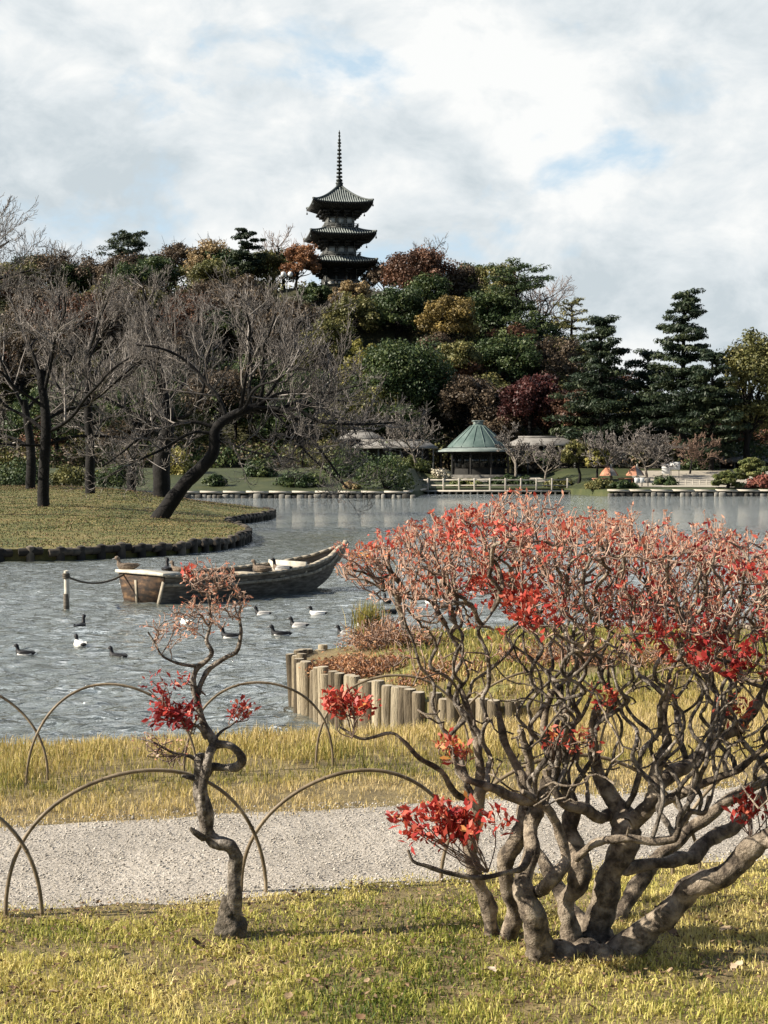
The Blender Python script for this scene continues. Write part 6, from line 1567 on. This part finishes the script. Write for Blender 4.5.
# ---------------------------------------------------------------- the small gnarled tree
YS = 5.3
b0 = at(232, 942, YS); st = wthing('gnarled_tree', (b0[0], b0[1], 0), 'small crooked tree with a looping trunk and a mossy stump like foot', 'tree')
q, rr = limb(st, [(233, 945, 0), (232, 928, 0), (230, 908, 0), (229, 897, .01)], [17, 15.5, 13, 10.5], YS, name='stump', matn='stump', n=6, bump=.35, bfreq=26, sides=16)
q, rr = limb(st, [(236, 925, 0), (236.5, 905, -.01), (235, 880, -.01), (236, 858, -.01), (228, 845, -.02), (213, 839, -.02), (205, 829, -.02), (203.5, 808, -.02), (200, 786, -.02), (199, 766, -.02), (199.5, 754, -.01)], [8.5, 8, 7.5, 7.8, 8.5, 8.5, 9, 8.2, 7.5, 6.5, 5.5], YS, name='trunk', matn='barkd')
limb(st, [(203, 815, -.06), (202, 797, -.06), (205, 776, -.06), (209, 754, -.05), (214, 743, -.03), (209, 732, -.02), (202, 718, 0), (197, 698, 0), (194, 681, 0), (198, 667, 0), (206, 661, 0), (212, 652, 0), (206.5, 640, 0), (210, 627, 0), (210, 609, 0), (208, 596, 0), (206, 588, 0)], [3, 4.2, 4.8, 5, 5.5, 5, 4.4, 4, 3.6, 3.2, 2.8, 2.5, 2.2, 1.9, 1.7, 1.5, 1.3], YS, name='trunk', matn='barkd', n=6)
limb(st, [(214, 745, -.03), (226, 745, -.05), (236, 750, -.05), (241, 759, -.04), (236, 767, -.02), (225, 768, 0), (211, 767, 0), (206, 774, -.01)], [5, 4.2, 4.4, 5, 5, 4.8, 5, 5], YS, name='loop_branch', matn='barkd')
limb(st, [(198, 695, 0), (202, 683, .01), (210, 669, .02), (225, 658, .03), (237, 651, .04), (241, 632, .04), (239, 617, .05), (241, 605, .05)], [3.2, 3, 2.8, 2.6, 2.3, 1.9, 1.5, 1.1], YS, name='branch', matn='barkd')
limb(st, [(198, 666, 0), (184, 664, -.02), (172, 661, -.03), (161, 655, -.04), (155, 644, -.04), (148, 632, -.04)], [2.4, 2, 1.7, 1.5, 1.2, .8], YS, name='branch', matn='barkd')
limb(st, [(202, 838, -.03), (195, 833, -.05), (190, 828, -.06)], [5, 3.5, 2], YS, name='stub', matn='barkd')
limb(st, [(204, 780, .0), (192, 778, -.03), (182, 776, -.05)], [4, 3, 1.6], YS, name='stub', matn='barkd')
limb(st, [(206, 738, 0), (200, 728, -.02), (188, 722, -.04), (176, 716, -.05), (164, 702, -.06)], [2.5, 2, 1.6, 1.3, .9], YS, name='branch', matn='barkd')
limb(st, [(198, 762, 0), (190, 756, -.02), (172, 752, -.04), (152, 742, -.05), (138, 738, -.05)], [2.5, 2, 1.5, 1.2, .8], YS, name='branch', matn='barkd')
limb(st, [(213, 742, -.02), (221, 732, .02), (230, 726, .04), (237, 720, .05)], [2, 1.6, 1.3, 1], YS, name='branch', matn='barkd')
rs = np.random.RandomState(31)
seedsS = []; seedDs = []
for a, b in ((206, 588), (208, 596), (210, 609), (210, 627), (241, 605), (241, 620), (239, 640), (225, 658), (155, 644), (161, 655), (184, 664), (206, 640), (212, 652), (172, 661)):
    seedsS.append(at(a, b, YS)); seedDs.append(np.array([0, 0, 1.]))
A = []
def fill(n, px, py, w_, h_, dep=.16):
    for k in range(n):
        d = rs.randn(3); d = d / np.linalg.norm(d) * rs.rand() ** .4; c = at(px, py, YS); A.append(c + d * np.array([w_ / 2 / F * YS, dep, h_ / 2 / F * YS]))
fill(170, 212, 580, 56, 30); fill(60, 190, 622, 40, 40); fill(40, 236, 605, 30, 40); fill(40, 160, 635, 44, 34); fill(50, 210, 615, 60, 40)
P, par, D = colonize(seedsS, seedDs, A, .022, .028, .3, rs, up=.25, gn=.25)
r_, tip = pipes(P, par, .0017, 2.2, rmax=.005); Pw = wiggle(P, .008, 22, 1.0); ns = len(seedsS); Pw[:ns] = P[:ns]; k = np.arange(ns, len(P))
m = MB(); m.segs(Pw[par[k]], Pw[k], np.minimum(np.where(par[k] < ns, r_[k], r_[par[k]]), r_[k] * 1.3), r_[k], 5, rnd=np.clip(.35 + .2 * rs.randn(len(k)), 0, 1))
ci = np.concatenate([k, np.where(tip)[0], np.where(tip)[0]]); ci = ci[ci >= ns]; d0 = unit(D[ci] * .6 + rs.randn(len(ci), 3) * .7 + [0, 0, .5]); L1 = .012 + .024 * rs.rand(len(ci)); E = Pw[ci] + d0 * L1[:, None]
m.segs(Pw[ci], E, .0017, .0013, 3, rnd=np.clip(.6 + .2 * rs.randn(len(ci)), 0, 1)); m.build('twigs', M['twig'], st)
m = MB(); t = np.repeat(np.arange(len(ci)), 3); t = t[rs.rand(len(t)) < .38]; dd = unit(d0[t] + .6 * rs.randn(len(t), 3)); ln = .009 + .014 * rs.rand(len(t))
m.leaves(E[t] + dd * ln[:, None] * .4, unit(rs.randn(len(t), 3)), dd, ln, ln * .36, rnd=np.clip(.62 + .2 * rs.randn(len(t)), 0, 1), fold=.2); m.build('bud_leaves', M['budleaf'], st)
spray(st, 188, 572, 16, 10, -.02, 26, .6, 21, .024, YS, anchor=at(203, 592, YS), nt=6)
spray(st, 175, 716, 48, 26, -.05, 190, .22, 22, .034, YS, anchor=at(196, 726, YS - .02))
spray(st, 160, 695, 30, 34, -.06, 60, .35, 23, .026, YS, anchor=at(166, 705, YS - .06), nt=14)
spray(st, 238, 712, 32, 11, .05, 70, .5, 24, .028, YS, anchor=at(237, 722, YS + .05), nt=14)
spray(st, 184, 681, 14, 10, 0, 20, .5, 25, .024, YS, anchor=at(194, 684, YS), nt=6)
spray(st, 152, 740, 46, 16, -.05, 40, .8, 26, .016, YS, anchor=at(160, 748, YS - .05), nt=24, leafm='budleaf')
spray(st, 165, 752, 50, 20, -.05, 40, .8, 27, .016, YS, anchor=at(176, 756, YS - .04), nt=30, leafm='budleaf')
# stray grass and dead leaves at the feet
for o in [o for o in bpy.data.objects if o.get('_origin') is not None]: del o['_origin']
